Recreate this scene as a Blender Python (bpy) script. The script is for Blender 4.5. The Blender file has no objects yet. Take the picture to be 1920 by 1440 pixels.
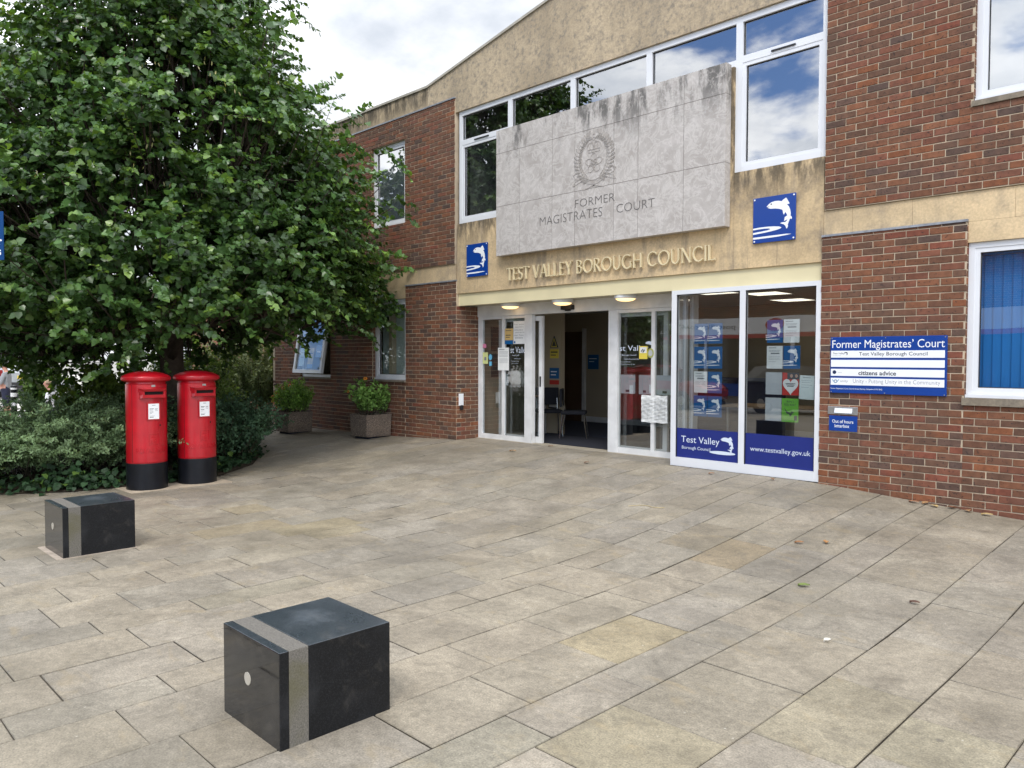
import bpy, bmesh, math, random
import numpy as np
from mathutils import Vector, Matrix
from mathutils.geometry import tessellate_polygon

random.seed(7)
rng = np.random.default_rng(11)
SC = bpy.context.scene
COL = SC.collection

# ------------------------------------------------------------------ camera
YAW, PITCH, ROLL = math.radians(45.2), math.radians(1.92), math.radians(0.14)
_fw = Vector((-math.sin(YAW) * math.cos(PITCH), math.cos(YAW) * math.cos(PITCH), -math.sin(PITCH)))
_rt = Vector((math.cos(YAW), math.sin(YAW), 0))
_up = _rt.cross(_fw)
_rt, _up = (_rt * math.cos(ROLL) + _up * math.sin(ROLL)), (_up * math.cos(ROLL) - _rt * math.sin(ROLL))
cam_d = bpy.data.cameras.new('camera')
cam = bpy.data.objects.new('camera', cam_d)
COL.objects.link(cam)
cam.matrix_world = Matrix(((_rt.x, _up.x, -_fw.x, 0), (_rt.y, _up.y, -_fw.y, 0), (_rt.z, _up.z, -_fw.z, 1.42), (0, 0, 0, 1)))
cam_d.sensor_fit = 'HORIZONTAL'
cam_d.sensor_width = 36
cam_d.lens = 1445 / 1920 * 36
cam_d.clip_start = 0.05
cam_d.clip_end = 1500
SC.camera = cam

# ------------------------------------------------------------------ sky, sun, exposure
SUN_EL, SUN_AZ = math.radians(50), math.radians(142)      # azimuth clockwise from +Y
world = bpy.data.worlds.new('World')
SC.world = world
world.use_nodes = True
nt = world.node_tree
nt.nodes.clear()
def N(tree, typ, **kw):
    n = tree.nodes.new(typ)
    for k, v in kw.items():
        if k.startswith('i_'):
            key = k[2:]
            n.inputs[int(key) if key.isdigit() else key.replace('_', ' ')].default_value = v
        else:
            setattr(n, k, v)
    return n
def L(tree, a, b): tree.links.new(a, b)
def mathn(tree, op, a, b=None, c=None):
    n = tree.nodes.new('ShaderNodeMath'); n.operation = op
    for i, v in enumerate((a, b, c)):
        if v is None: continue
        if isinstance(v, (int, float)): n.inputs[i].default_value = v
        else: tree.links.new(v, n.inputs[i])
    return n.outputs[0]
def maprange(tree, v, a, b, c=0.0, d=1.0, smooth=True):
    n = tree.nodes.new('ShaderNodeMapRange')
    n.interpolation_type = 'SMOOTHSTEP' if smooth else 'LINEAR'
    tree.links.new(v, n.inputs[0])
    for i, x in enumerate((a, b, c, d)):
        if isinstance(x, (int, float)): n.inputs[1 + i].default_value = x
        else: tree.links.new(x, n.inputs[1 + i])
    return n.outputs[0]
def mixc(tree, f, a, b, mode='MIX'):
    n = tree.nodes.new('ShaderNodeMix'); n.data_type = 'RGBA'; n.blend_type = mode
    for i, v in ((0, f), (6, a), (7, b)):
        if isinstance(v, (int, float)): n.inputs[i].default_value = v
        elif isinstance(v, (tuple, list)): n.inputs[i].default_value = tuple(v) + ((1,) if len(v) == 3 else ())
        else: tree.links.new(v, n.inputs[i])
    return n.outputs[2]

sky = N(nt, 'ShaderNodeTexSky', sky_type='NISHITA', sun_disc=False, sun_elevation=SUN_EL, sun_rotation=SUN_AZ)
tc = N(nt, 'ShaderNodeTexCoord')
sep = N(nt, 'ShaderNodeSeparateXYZ')
L(nt, tc.outputs['Generated'], sep.inputs[0])
zz = mathn(nt, 'ADD', mathn(nt, 'MAXIMUM', sep.outputs[2], 0.0), 0.22)
cmb = N(nt, 'ShaderNodeCombineXYZ')
L(nt, mathn(nt, 'DIVIDE', sep.outputs[0], zz), cmb.inputs[0])
L(nt, mathn(nt, 'DIVIDE', sep.outputs[1], zz), cmb.inputs[1])
SKY_OFF = (4.1, 3.3, 1.7)
shift = N(nt, 'ShaderNodeVectorMath', operation='ADD')
shift.inputs[1].default_value = SKY_OFF
L(nt, cmb.outputs[0], shift.inputs[0])
cn = N(nt, 'ShaderNodeTexNoise', i_Scale=2.6, i_Detail=9.0, i_Roughness=0.55, i_Distortion=0.2)
L(nt, shift.outputs[0], cn.inputs['Vector'])
cn2 = N(nt, 'ShaderNodeTexNoise', i_Scale=3.0, i_Detail=7.0, i_Roughness=0.55)
L(nt, cmb.outputs[0], cn2.inputs['Vector'])
# the cloud deck is closed to the north and broken towards the south (behind the photographer)
lo = maprange(nt, sep.outputs[1], -0.45, 0.15, 0.42, 0.10)
cover = maprange(nt, cn.outputs[0], lo, mathn(nt, 'ADD', lo, 0.14))
shade = maprange(nt, cn2.outputs[0], 0.34, 0.66)
cloudc = mixc(nt, shade, (6.3, 6.8, 7.6), (10.4, 10.6, 10.9))
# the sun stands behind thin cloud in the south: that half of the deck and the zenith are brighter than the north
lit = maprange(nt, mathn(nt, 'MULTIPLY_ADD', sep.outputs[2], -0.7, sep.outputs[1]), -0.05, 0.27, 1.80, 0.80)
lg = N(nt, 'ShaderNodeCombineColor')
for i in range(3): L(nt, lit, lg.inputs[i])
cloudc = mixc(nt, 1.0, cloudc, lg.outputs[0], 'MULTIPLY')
blue = mixc(nt, 1.0, sky.outputs[0], (1.0, 1.25, 1.7), 'MULTIPLY')
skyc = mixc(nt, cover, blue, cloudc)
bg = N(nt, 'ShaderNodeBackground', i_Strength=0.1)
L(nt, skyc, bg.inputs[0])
wo = N(nt, 'ShaderNodeOutputWorld')
L(nt, bg.outputs[0], wo.inputs[0])

sun_d = bpy.data.lights.new('sun', 'SUN')
sun_d.energy = 1.5
sun_d.angle = math.radians(18)
sun_d.color = (1.0, 0.95, 0.87)
sun = bpy.data.objects.new('sun', sun_d)
COL.objects.link(sun)
_sd = Vector((math.sin(SUN_AZ) * math.cos(SUN_EL), math.cos(SUN_AZ) * math.cos(SUN_EL), math.sin(SUN_EL)))
sun.rotation_euler = _sd.to_track_quat('Z', 'Y').to_euler()
SC.view_settings.view_transform = 'Standard'
SC.view_settings.look = 'None'
SC.view_settings.gamma = 1
SC.view_settings.exposure = 0.55
SC.cycles.max_bounces = 10
SC.cycles.transparent_max_bounces = 16

# ------------------------------------------------------------------ mesh helpers
def linkobj(name, me, parent=None):
    o = bpy.data.objects.new(name, me)
    COL.objects.link(o)
    if parent is not None:
        o.parent = parent
    return o
def tag(o, label=None, cat=None, group=None, kind=None):
    if label: o['label'] = label
    if cat: o['category'] = cat
    if group: o['group'] = group
    if kind: o['kind'] = kind
    return o
def empty(name, label, cat, loc=(0, 0, 0), rz=0, group=None):
    o = bpy.data.objects.new(name, None)
    o.empty_display_size = 0.2
    COL.objects.link(o)
    o.location = loc
    o.rotation_euler = (0, 0, rz)
    return tag(o, label, cat, group)
def copy_tree(o, parent=None):
    c = o.copy()
    COL.objects.link(c)
    c.parent = parent
    for ch in list(o.children):
        copy_tree(ch, c)
    return c

class MB:
    """collects shapes, then links them as one mesh object"""
    def __init__(s):
        s.v, s.f, s.m, s.c = [], [], [], []
    def add(s, vs, fs, mi=0, col=None):
        b = len(s.v)
        s.v += [tuple(x) for x in vs]
        for f in fs:
            s.f.append(tuple(b + i for i in f)); s.m.append(mi); s.c.append(col)
    def box(s, x0, x1, y0, y1, z0, z1, mi=0, col=None):
        s.add([(x0, y0, z0), (x1, y0, z0), (x1, y1, z0), (x0, y1, z0), (x0, y0, z1), (x1, y0, z1), (x1, y1, z1), (x0, y1, z1)],
              [(0, 3, 2, 1), (4, 5, 6, 7), (0, 1, 5, 4), (1, 2, 6, 5), (2, 3, 7, 6), (3, 0, 4, 7)], mi, col)
    def cbox(s, x0, x1, y0, y1, z0, z1, b=0.006, mi=0):
        """box with chamfered edges"""
        bm = bmesh.new()
        bmesh.ops.create_cube(bm, size=1)
        for v in bm.verts:
            v.co = Vector(((x0 + x1) / 2 + v.co.x * (x1 - x0), (y0 + y1) / 2 + v.co.y * (y1 - y0), (z0 + z1) / 2 + v.co.z * (z1 - z0)))
        bmesh.ops.bevel(bm, geom=list(bm.edges), offset=b, segments=2, affect='EDGES', profile=0.5)
        s.bm(bm, mi)
    def bm(s, bm, mi=0, mat=None):
        bm.verts.index_update()
        vs = [(mat @ v.co) if mat else v.co.copy() for v in bm.verts]
        s.add(vs, [[v.index for v in f.verts] for f in bm.faces], mi)
        bm.free()
    def prism(s, poly, y0, y1, mi=0, mp=None):
        """polygon in (x, z) extruded from y0 (front) to y1; mp maps (x, y, z) to a point"""
        mp = mp or (lambda x, y, z: (x, y, z))
        n = len(poly)
        tri = tessellate_polygon([[Vector((p[0], p[1], 0)) for p in poly]])
        vs = [mp(p[0], y0, p[1]) for p in poly] + [mp(p[0], y1, p[1]) for p in poly]
        fs = []
        for t in tri:
            a, b, c = t
            cr = (poly[b][0] - poly[a][0]) * (poly[c][1] - poly[a][1]) - (poly[b][1] - poly[a][1]) * (poly[c][0] - poly[a][0])
            if cr < 0: a, c = c, a
            fs.append((a, b, c)); fs.append((c + n, b + n, a + n))
        for i in range(n):
            j = (i + 1) % n
            fs.append((i, i + n, j + n, j))
        s.add(vs, fs, mi)
    def lathe(s, prof, c=(0, 0, 0), n=40, mi=0, cap=True):
        b = []
        vs = []
        for r, z in prof:
            for k in range(n):
                a = 2 * math.pi * k / n
                vs.append((c[0] + r * math.cos(a), c[1] + r * math.sin(a), c[2] + z))
        fs = []
        for i in range(len(prof) - 1):
            for k in range(n):
                k2 = (k + 1) % n
                fs.append((i * n + k, i * n + k2, (i + 1) * n + k2, (i + 1) * n + k))
        if cap:
            fs.append(tuple(range(n - 1, -1, -1)))
            fs.append(tuple((len(prof) - 1) * n + k for k in range(n)))
        s.add(vs, fs, mi)
    def tube(s, pts, rad, n=8, mi=0, cap=True):
        pts = [Vector(p) for p in pts]
        if isinstance(rad, (int, float)): rad = [rad] * len(pts)
        vs, fs = [], []
        up = Vector((0, 0, 1))
        for i, p in enumerate(pts):
            d = (pts[min(i + 1, len(pts) - 1)] - pts[max(i - 1, 0)]).normalized()
            a = d.cross(up if abs(d.z) < 0.95 else Vector((1, 0, 0))).normalized()
            b = d.cross(a)
            for k in range(n):
                t = 2 * math.pi * k / n
                vs.append(p + (a * math.cos(t) + b * math.sin(t)) * rad[i])
        for i in range(len(pts) - 1):
            for k in range(n):
                k2 = (k + 1) % n
                fs.append((i * n + k, (i + 1) * n + k, (i + 1) * n + k2, i * n + k2))
        if cap:
            fs.append(tuple(range(n)))
            fs.append(tuple((len(pts) - 1) * n + k for k in range(n - 1, -1, -1)))
        s.add(vs, fs, mi)
    def build(s, name, mats, parent=None, smooth=False, angle=None):
        me = bpy.data.meshes.new(name)
        me.from_pydata(s.v, [], s.f)
        mats = mats if isinstance(mats, (list, tuple)) else [mats]
        for m in mats: me.materials.append(m)
        me.polygons.foreach_set('material_index', np.array(s.m, dtype=np.int32))
        if any(c is not None for c in s.c):
            at = me.attributes.new('col', 'FLOAT_COLOR', 'FACE')
            arr = np.array([(c if c is not None else (0.5, 0.5, 0.5)) for c in s.c], dtype=np.float32)
            arr = np.concatenate([arr, np.ones((len(arr), 1), np.float32)], 1)
            at.data.foreach_set('color', arr.ravel())
        if smooth:
            me.polygons.foreach_set('use_smooth', np.ones(len(s.f), dtype=bool))
            if angle is not None: me.set_sharp_from_angle(angle=math.radians(angle))
        me.update()
        return linkobj(name, me, parent)

# lettering: a font curve turned into mesh and fitted to a rectangle
_tcache = {}
def text_mesh(s, offset=0.0, extrude=0.0, shear=0.0):
    key = (s, offset, extrude, shear)
    if key not in _tcache:
        cu = bpy.data.curves.new('t', 'FONT')
        cu.body = s; cu.size = 1; cu.offset = offset; cu.extrude = extrude; cu.shear = shear
        cu.resolution_u = 3
        o = bpy.data.objects.new('t', cu)
        me = bpy.data.meshes.new_from_object(o)
        vs = [tuple(v.co) for v in me.vertices]
        fs = [tuple(p.vertices) for p in me.polygons]
        bpy.data.objects.remove(o); bpy.data.curves.remove(cu); bpy.data.meshes.remove(me)
        _tcache[key] = (vs, fs)
    return _tcache[key]
def put_text(mb, s, x0, x1, z0, z1=None, y=0.0, mi=0, offset=0.0, extrude=0.0, mp=None, shear=0.0):
    vs, fs = text_mesh(s, offset, extrude, shear)
    xs = [v[0] for v in vs]; ys = [v[1] for v in vs]
    ax, bx, ay, by = min(xs), max(xs), min(ys), max(ys)
    sx = (x1 - x0) / (bx - ax)
    sz = sx if z1 is None else (z1 - z0) / (by - ay)
    mp = mp or (lambda x, yy, z: (x, yy, z))
    mb.add([mp(x0 + (v[0] - ax) * sx, y - v[2], z0 + (v[1] - ay) * sz) for v in vs], fs, mi)

# ------------------------------------------------------------------ materials
def newmat(name):
    m = bpy.data.materials.new(name); m.use_nodes = True
    t = m.node_tree
    return m, t, t.nodes['Principled BSDF']
def coords(t, mapping=None):
    c = N(t, 'ShaderNodeTexCoord').outputs['Object']
    if mapping:
        mp = N(t, 'ShaderNodeMapping')
        mp.inputs['Scale'].default_value = mapping
        L(t, c, mp.inputs[0]); c = mp.outputs[0]
    return c
def noise(t, scale, detail=4.0, rough=0.55, vec=None, dist=0.0):
    n = N(t, 'ShaderNodeTexNoise', i_Scale=scale, i_Detail=detail, i_Roughness=rough, i_Distortion=dist)
    if vec is None: vec = coords(t)
    L(t, vec, n.inputs['Vector'])
    return n.outputs[0]
def bump(t, p, h, strength=0.3, dist=0.01):
    b = N(t, 'ShaderNodeBump', i_Strength=strength, i_Distance=dist)
    L(t, h, b.inputs['Height']); L(t, b.outputs[0], p.inputs['Normal'])
def M(name, base, rough=0.6, var=0.12, scale=6.0, spec=0.5, metallic=0.0, attr=False, bmp=0.0, bscale=80.0, bdist=0.003, coat=0.0):
    m, t, p = newmat(name)
    col = None
    if attr:
        a = N(t, 'ShaderNodeAttribute', attribute_name='col'); col = a.outputs['Color']
    if var:
        f = maprange(t, noise(t, scale, 5.0), 0.25, 0.75, 1 - var, 1 + var, smooth=False)
        g = N(t, 'ShaderNodeCombineColor')
        for i in range(3): L(t, f, g.inputs[i])
        col = mixc(t, 1.0, col if col is not None else base, g.outputs[0], 'MULTIPLY')
    if col is None: p.inputs['Base Color'].default_value = (*base, 1)
    else: L(t, col, p.inputs['Base Color'])
    p.inputs['Roughness'].default_value = rough
    p.inputs['Specular IOR Level'].default_value = spec
    p.inputs['Metallic'].default_value = metallic
    p.inputs['Coat Weight'].default_value = coat
    if bmp: bump(t, p, noise(t, bscale, 3.0), bmp, bdist)
    return m

def brick_mat():
    m, t, p = newmat('brick')
    a = N(t, 'ShaderNodeAttribute', attribute_name='col')
    c = coords(t)
    f = maprange(t, noise(t, 14, 6, 0.65, c), 0.28, 0.72, 0.72, 1.28, False)
    spots = maprange(t, noise(t, 45, 2, 0.5, c), 0.64, 0.70)
    grime = mathn(t, 'MAXIMUM', maprange(t, noise(t, 1.1, 6, 0.65, c), 0.45, 0.70), maprange(t, noise(t, 1.0, 5, 0.6, coords(t, (3.5, 3.5, 0.5))), 0.55, 0.72))
    g = N(t, 'ShaderNodeCombineColor')
    for i in range(3): L(t, f, g.inputs[i])
    col = mixc(t, 1.0, a.outputs['Color'], g.outputs[0], 'MULTIPLY')
    col = mixc(t, mathn(t, 'MULTIPLY', grime, 0.36), col, (0.075, 0.058, 0.048))
    col = mixc(t, mathn(t, 'MULTIPLY', spots, 0.75), col, (0.02, 0.017, 0.018))
    L(t, col, p.inputs['Base Color'])
    p.inputs['Roughness'].default_value = 0.85
    p.inputs['Specular IOR Level'].default_value = 0.25
    bump(t, p, noise(t, 60, 5, 0.7, c), 0.5, 0.004)
    return m
BRICK = brick_mat()
MORTAR = M('mortar', (0.46, 0.375, 0.27), 0.95, 0.28, 3.0, 0.2, bmp=0.5, bscale=120)

def stone_mat(name, base, grey, streak=0.5, rough_bump=0.25, grime_scale=1.4, lo=0.45, hi=0.7, topz=None, botz=None):
    """limestone: broad tone changes, grey lichen, rain streaks, optional dark stain below topz"""
    m, t, p = newmat(name)
    c = coords(t)
    n1 = noise(t, 0.9, 6, 0.6, c, 0.4)
    n2 = noise(t, 7, 6, 0.65, c)
    st = noise(t, 1.0, 5, 0.6, coords(t, (5.5, 5.5, 0.55)))
    col = mixc(t, maprange(t, n1, 0.35, 0.65), tuple(x * 0.82 for x in base), tuple(min(1, x * 1.12) for x in base))
    col = mixc(t, mathn(t, 'MULTIPLY', maprange(t, st, 0.50, 0.72), streak), col, grey)
    li = mathn(t, 'MULTIPLY', maprange(t, noise(t, grime_scale, 7, 0.68, c), lo, hi), maprange(t, n2, 0.32, 0.6))
    col = mixc(t, mathn(t, 'MULTIPLY', li, 0.8), col, grey)
    if topz is not None:
        sx = N(t, 'ShaderNodeSeparateXYZ'); L(t, c, sx.inputs[0])
        d = maprange(t, sx.outputs[2], botz, topz)
        e = mathn(t, 'MULTIPLY', d, maprange(t, noise(t, 1.0, 6, 0.7, coords(t, (9, 9, 2.2))), 0.36, 0.58))
        col = mixc(t, mathn(t, 'MULTIPLY', e, 0.85), col, tuple(x * 0.32 for x in grey))
    f = maprange(t, noise(t, 40, 4, 0.6, c), 0.3, 0.7, 0.85, 1.13, False)
    g = N(t, 'ShaderNodeCombineColor')
    for i in range(3): L(t, f, g.inputs[i])
    col = mixc(t, 1.0, col, g.outputs[0], 'MULTIPLY')
    L(t, col, p.inputs['Base Color'])
    p.inputs['Roughness'].default_value = 0.9
    p.inputs['Specular IOR Level'].default_value = 0.25
    bump(t, p, noise(t, 55, 6, 0.75, c), rough_bump, 0.006)
    return m
STONE = stone_mat('limestone', (0.59, 0.45, 0.272), (0.27, 0.22, 0.16), 0.45)
STONE_F = stone_mat('limestone_frieze', (0.56, 0.42, 0.245), (0.225, 0.185, 0.138), 0.68, topz=3.72, botz=3.18)
STONE_G = stone_mat('gable_stone', (0.42, 0.335, 0.225), (0.20, 0.175, 0.14), 0.35, 0.9, 15.0, 0.40, 0.64)
STONE_P = stone_mat('parapet_stone', (0.40, 0.315, 0.205), (0.20, 0.165, 0.12), 0.5, 0.5, 2.0, 0.4, 0.62, topz=6.15, botz=5.80)
SILL = stone_mat('sill_stone', (0.24, 0.20, 0.15), (0.11, 0.10, 0.08), 0.5, 0.6, 3.0)

def panel_mat():
    m, t, p = newmat('veined_stone')
    c = coords(t)
    a = N(t, 'ShaderNodeAttribute', attribute_name='col')
    sx0 = N(t, 'ShaderNodeVectorMath', operation='ADD')
    L(t, c, sx0.inputs[0]); 
    sc = N(t, 'ShaderNodeVectorMath', operation='SCALE'); L(t, a.outputs['Color'], sc.inputs[0]); sc.inputs['Scale'].default_value = 37.0
    L(t, sc.outputs[0], sx0.inputs[1])
    c2 = sx0.outputs[0]
    v = noise(t, 4.4, 10, 0.70, c2, 1.1)
    ridge = mathn(t, 'ABSOLUTE', mathn(t, 'SUBTRACT', v, 0.5))
    vein = maprange(t, ridge, 0.0, 0.05, 1.0, 0.0)
    v2 = noise(t, 3.2, 10, 0.74, c2, 0.6)
    col = mixc(t, maprange(t, v2, 0.3, 0.7), (0.345, 0.312, 0.282), (0.465, 0.43, 0.398))
    col = mixc(t, mathn(t, 'MULTIPLY', vein, 0.42), col, (0.64, 0.61, 0.57))
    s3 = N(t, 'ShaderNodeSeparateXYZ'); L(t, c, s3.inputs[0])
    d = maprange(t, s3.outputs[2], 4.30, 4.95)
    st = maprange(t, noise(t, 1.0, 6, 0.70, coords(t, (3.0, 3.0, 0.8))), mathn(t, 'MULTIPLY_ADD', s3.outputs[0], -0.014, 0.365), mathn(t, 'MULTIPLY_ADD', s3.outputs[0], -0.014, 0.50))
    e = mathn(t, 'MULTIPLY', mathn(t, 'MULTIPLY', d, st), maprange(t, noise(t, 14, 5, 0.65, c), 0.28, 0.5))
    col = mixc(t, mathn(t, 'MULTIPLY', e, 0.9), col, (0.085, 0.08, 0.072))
    L(t, col, p.inputs['Base Color'])
    p.inputs['Roughness'].default_value = 0.65
    bump(t, p, noise(t, 30, 5, 0.6, c), 0.15, 0.004)
    return m
PANEL = panel_mat()

def slab_mat():
    m, t, p = newmat('paving_slab')
    a = N(t, 'ShaderNodeAttribute', attribute_name='col')
    c = coords(t)
    n1 = noise(t, 2.3, 7, 0.66, c, 0.6)
    n2 = noise(t, 26, 5, 0.7, c)
    n3 = noise(t, 110, 3, 0.6, c)
    f = mathn(t, 'MULTIPLY', maprange(t, n1, 0.25, 0.75, 0.66, 1.34, False), maprange(t, n2, 0.25, 0.75, 0.74, 1.26, False))
    f = mathn(t, 'MULTIPLY', f, maprange(t, n3, 0.25, 0.75, 0.60, 1.40, False))
    g = N(t, 'ShaderNodeCombineColor')
    for i in range(3): L(t, f, g.inputs[i])
    col = mixc(t, 1.0, a.outputs['Color'], g.outputs[0], 'MULTIPLY')
    tint = maprange(t, noise(t, 3.3, 5, 0.6, coords(t, (1, 1.7, 1)), 1.0), 0.55, 0.75)
    col = mixc(t, mathn(t, 'MULTIPLY', tint, 0.30), col, (0.34, 0.26, 0.14))
    dirt = maprange(t, noise(t, 0.45, 6, 0.65, c), 0.45, 0.68)
    col = mixc(t, mathn(t, 'MULTIPLY', dirt, 0.38), col, (0.125, 0.108, 0.075))
    blot = maprange(t, noise(t, 5.5, 6, 0.7, c, 0.8), 0.54, 0.66)
    col = mixc(t, mathn(t, 'MULTIPLY', blot, 0.34), col, (0.12, 0.105, 0.08))
    gum = N(t, 'ShaderNodeTexVoronoi', i_Scale=2.1); L(t, c, gum.inputs['Vector'])
    col = mixc(t, mathn(t, 'MULTIPLY', maprange(t, gum.outputs['Distance'], 0.032, 0.042, 1.0, 0.0), 0.55), col, (0.105, 0.095, 0.08))
    vo = N(t, 'ShaderNodeTexVoronoi', i_Scale=11.0); L(t, c, vo.inputs['Vector'])
    sp = mathn(t, 'MULTIPLY', maprange(t, vo.outputs['Distance'], 0.05, 0.075, 1.0, 0.0), maprange(t, noise(t, 1.7, 3, 0.5, c), 0.46, 0.60))
    col = mixc(t, mathn(t, 'MULTIPLY', sp, 0.55), col, (0.52, 0.49, 0.42))
    L(t, col, p.inputs['Base Color'])
    rr = maprange(t, n1, 0.3, 0.7, 0.5, 0.72, False)
    L(t, rr, p.inputs['Roughness'])
    p.inputs['Specular IOR Level'].default_value = 0.4
    h = mathn(t, 'ADD', mathn(t, 'MULTIPLY', n2, 1.0), mathn(t, 'MULTIPLY', noise(t, 6, 5, 0.6, c), 1.2))
    bump(t, p, h, 0.38, 0.006)
    return m
SLAB = slab_mat()
JOINT = M('joint_sand', (0.070, 0.060, 0.046), 0.95, 0.3, 5.0, 0.2)
UPVC = M('white_upvc', (0.66, 0.67, 0.685), 0.32, 0.05, 2.5, 0.5)
UPVC_DIRTY = M('white_aluminium', (0.66, 0.66, 0.65), 0.4, 0.16, 4.0, 0.5)
GASKET = M('black_gasket', (0.012, 0.012, 0.014), 0.6, 0)
LEAD = M('lead', (0.27, 0.28, 0.30), 0.55, 0.35, 18.0, 0.4, 0.4)
CREAM = M('cream_paint', (0.66, 0.58, 0.36), 0.5, 0.08, 2.0)
SOFFIT = M('soffit_paint', (0.50, 0.46, 0.35), 0.6, 0.1, 3.0)
COPING = M('coping_metal', (0.36, 0.33, 0.27), 0.6, 0.2, 5.0)
GOLD = M('cream_letter', (0.66, 0.56, 0.35), 0.42, 0.06, 6.0)
INCISED = M('incised_paint', (0.12, 0.112, 0.105), 0.8, 0.2, 30.0)
RELIEF = M('carved_line', (0.365, 0.333, 0.302), 0.8, 0.25, 25.0)
RELIEF_L = M('carved_light', (0.53, 0.50, 0.46), 0.75, 0.15, 25.0)
BLUE = M('sign_blue', (0.004, 0.042, 0.245), 0.28, 0.05, 3.0)
WHITE = M('sign_white', (0.78, 0.79, 0.80), 0.35, 0.03, 3.0)
PAPER = M('paper', (0.72, 0.73, 0.71), 0.8, 0.06, 9.0)
PAPER_G = M('grey_paper', (0.44, 0.46, 0.47), 0.8, 0.06, 9.0)
INK = M('ink', (0.05, 0.055, 0.065), 0.6, 0)
INK_G = M('grey_ink', (0.19, 0.20, 0.21), 0.6, 0)
POSTER_B = M('poster_blue', (0.006, 0.105, 0.29), 0.4, 0.08, 4.0)
VINYL_B = M('vinyl_blue', (0.017, 0.027, 0.165), 0.4, 0.06, 4.0, 0.25)
VINYL_W = M('vinyl_white', (0.60, 0.66, 0.74), 0.35, 0)
YELLOW = M('yellow_print', (0.72, 0.58, 0.08), 0.5, 0)
RED_P = M('red_print', (0.50, 0.035, 0.025), 0.5, 0)
GREEN_P = M('green_print', (0.15, 0.42, 0.045), 0.5, 0.2, 6)
SAND_P = M('sand_print', (0.62, 0.43, 0.16), 0.6, 0)
STEEL = M('brushed_steel', (0.50, 0.50, 0.49), 0.35, 0.12, 20.0, metallic=0.9)
CHROME = M('chrome', (0.62, 0.62, 0.62), 0.15, 0, metallic=1.0)
RED = None
BLACKP = M('black_gloss', (0.006, 0.007, 0.010), 0.36, 0.35, 7.0, 0.28, bmp=0.05, bscale=40)
BEIGE = M('beige_wall', (0.42, 0.35, 0.245), 0.8, 0.05, 1.5)
CEIL = M('ceiling', (0.62, 0.62, 0.60), 0.9, 0.04, 2.0)
CARPET = M('blue_carpet', (0.035, 0.045, 0.075), 0.95, 0.25, 40.0)
MAT_D = M('dark_matting', (0.010, 0.012, 0.022), 0.95, 0.3, 60.0)
DARK = M('dark_room', (0.10, 0.095, 0.09), 0.9, 0.1, 1.0)
WOOD = M('brown_door', (0.11, 0.065, 0.038), 0.5, 0.25, 3.0)
TABLE = M('beech_top', (0.42, 0.27, 0.15), 0.4, 0.12, 5.0)
FABRIC = M('dark_fabric', (0.012, 0.013, 0.018), 0.9, 0.2, 30.0)
BLIND_B = M('blue_blind', (0.012, 0.17, 0.48), 0.75, 0.07, 3.0)
BLIND_G = M('pale_blind', (0.42, 0.50, 0.47), 0.8, 0.05, 3.0)
BLIND_W = M('grey_blind', (0.28, 0.30, 0.32), 0.8, 0.05, 3.0)
ROOFM = M('roof_felt', (0.09, 0.085, 0.08), 0.9, 0.2, 2.0)
def lightmat(name, col, s):
    m, t, p = newmat(name)
    p.inputs['Base Color'].default_value = (0.8, 0.78, 0.72, 1)
    p.inputs['Emission Color'].default_value = (*col, 1)
    p.inputs['Emission Strength'].default_value = s
    return m
LAMP = lightmat('lamp_diffuser', (1.0, 0.62, 0.24), 1.3)
PANEL_L = lightmat('ceiling_panel', (1.0, 0.90, 0.72), 1.7)
def glass(name, base=0.12, tint=(1, 1, 1)):
    m = bpy.data.materials.new(name); m.use_nodes = True
    t = m.node_tree
    t.nodes.clear()
    lw = N(t, 'ShaderNodeLayerWeight', i_Blend=0.5)
    f = mathn(t, 'POWER', lw.outputs['Facing'], 4.0)
    f = mathn(t, 'MULTIPLY_ADD', f, 1 - base, base)
    tr = N(t, 'ShaderNodeBsdfTransparent'); tr.inputs[0].default_value = (*tint, 1)
    gl = N(t, 'ShaderNodeBsdfGlossy'); gl.inputs['Roughness'].default_value = 0.0; gl.inputs[0].default_value = (1, 1, 1, 1)
    # very slight waviness of real panes
    wn = N(t, 'ShaderNodeTexNoise', i_Scale=1.3, i_Detail=1.0)
    L(t, N(t, 'ShaderNodeTexCoord').outputs['Object'], wn.inputs['Vector'])
    bp = N(t, 'ShaderNodeBump', i_Strength=0.05, i_Distance=0.02)
    L(t, wn.outputs[0], bp.inputs['Height']); L(t, bp.outputs[0], gl.inputs['Normal'])
    mx = N(t, 'ShaderNodeMixShader')
    L(t, f, mx.inputs[0]); L(t, tr.outputs[0], mx.inputs[1]); L(t, gl.outputs[0], mx.inputs[2])
    o = N(t, 'ShaderNodeOutputMaterial'); L(t, mx.outputs[0], o.inputs[0])
    return m
GLASS_UP = glass('coated_glass', 0.32, (0.62, 0.66, 0.68))
GLASS_LO = glass('shop_glass', 0.20, (0.72, 0.76, 0.77))
GLASS_W = glass('window_glass', 0.16, (0.85, 0.88, 0.88))
# ------------------------------------------------------------------ ground
YW = 8.72                       # plane of the brick faces
def gz(x, y):
    base = np.interp(x, [-200, -60, -31, -25, -14, -9, 300], [0.0, -0.02, -0.06, -0.42, -0.33, -0.30, -0.30])
    wl = np.interp(x, [-30, -16.7, -12.1, -10.16, -3.78, -2.6, -1.76, 0, 6], [-.25, -.135, -.07, 0.0, 0.0, -.085, -.13, -.19, -.25])
    t = np.clip((y - 5.0) / 3.715, 0, 1)
    t = 0.45 * t * t * (3 - 2 * t) + 0.55 * t
    k = np.clip((x + 26) / 8, 0, 1)
    return float(base + (wl - base) * t * k)

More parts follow.
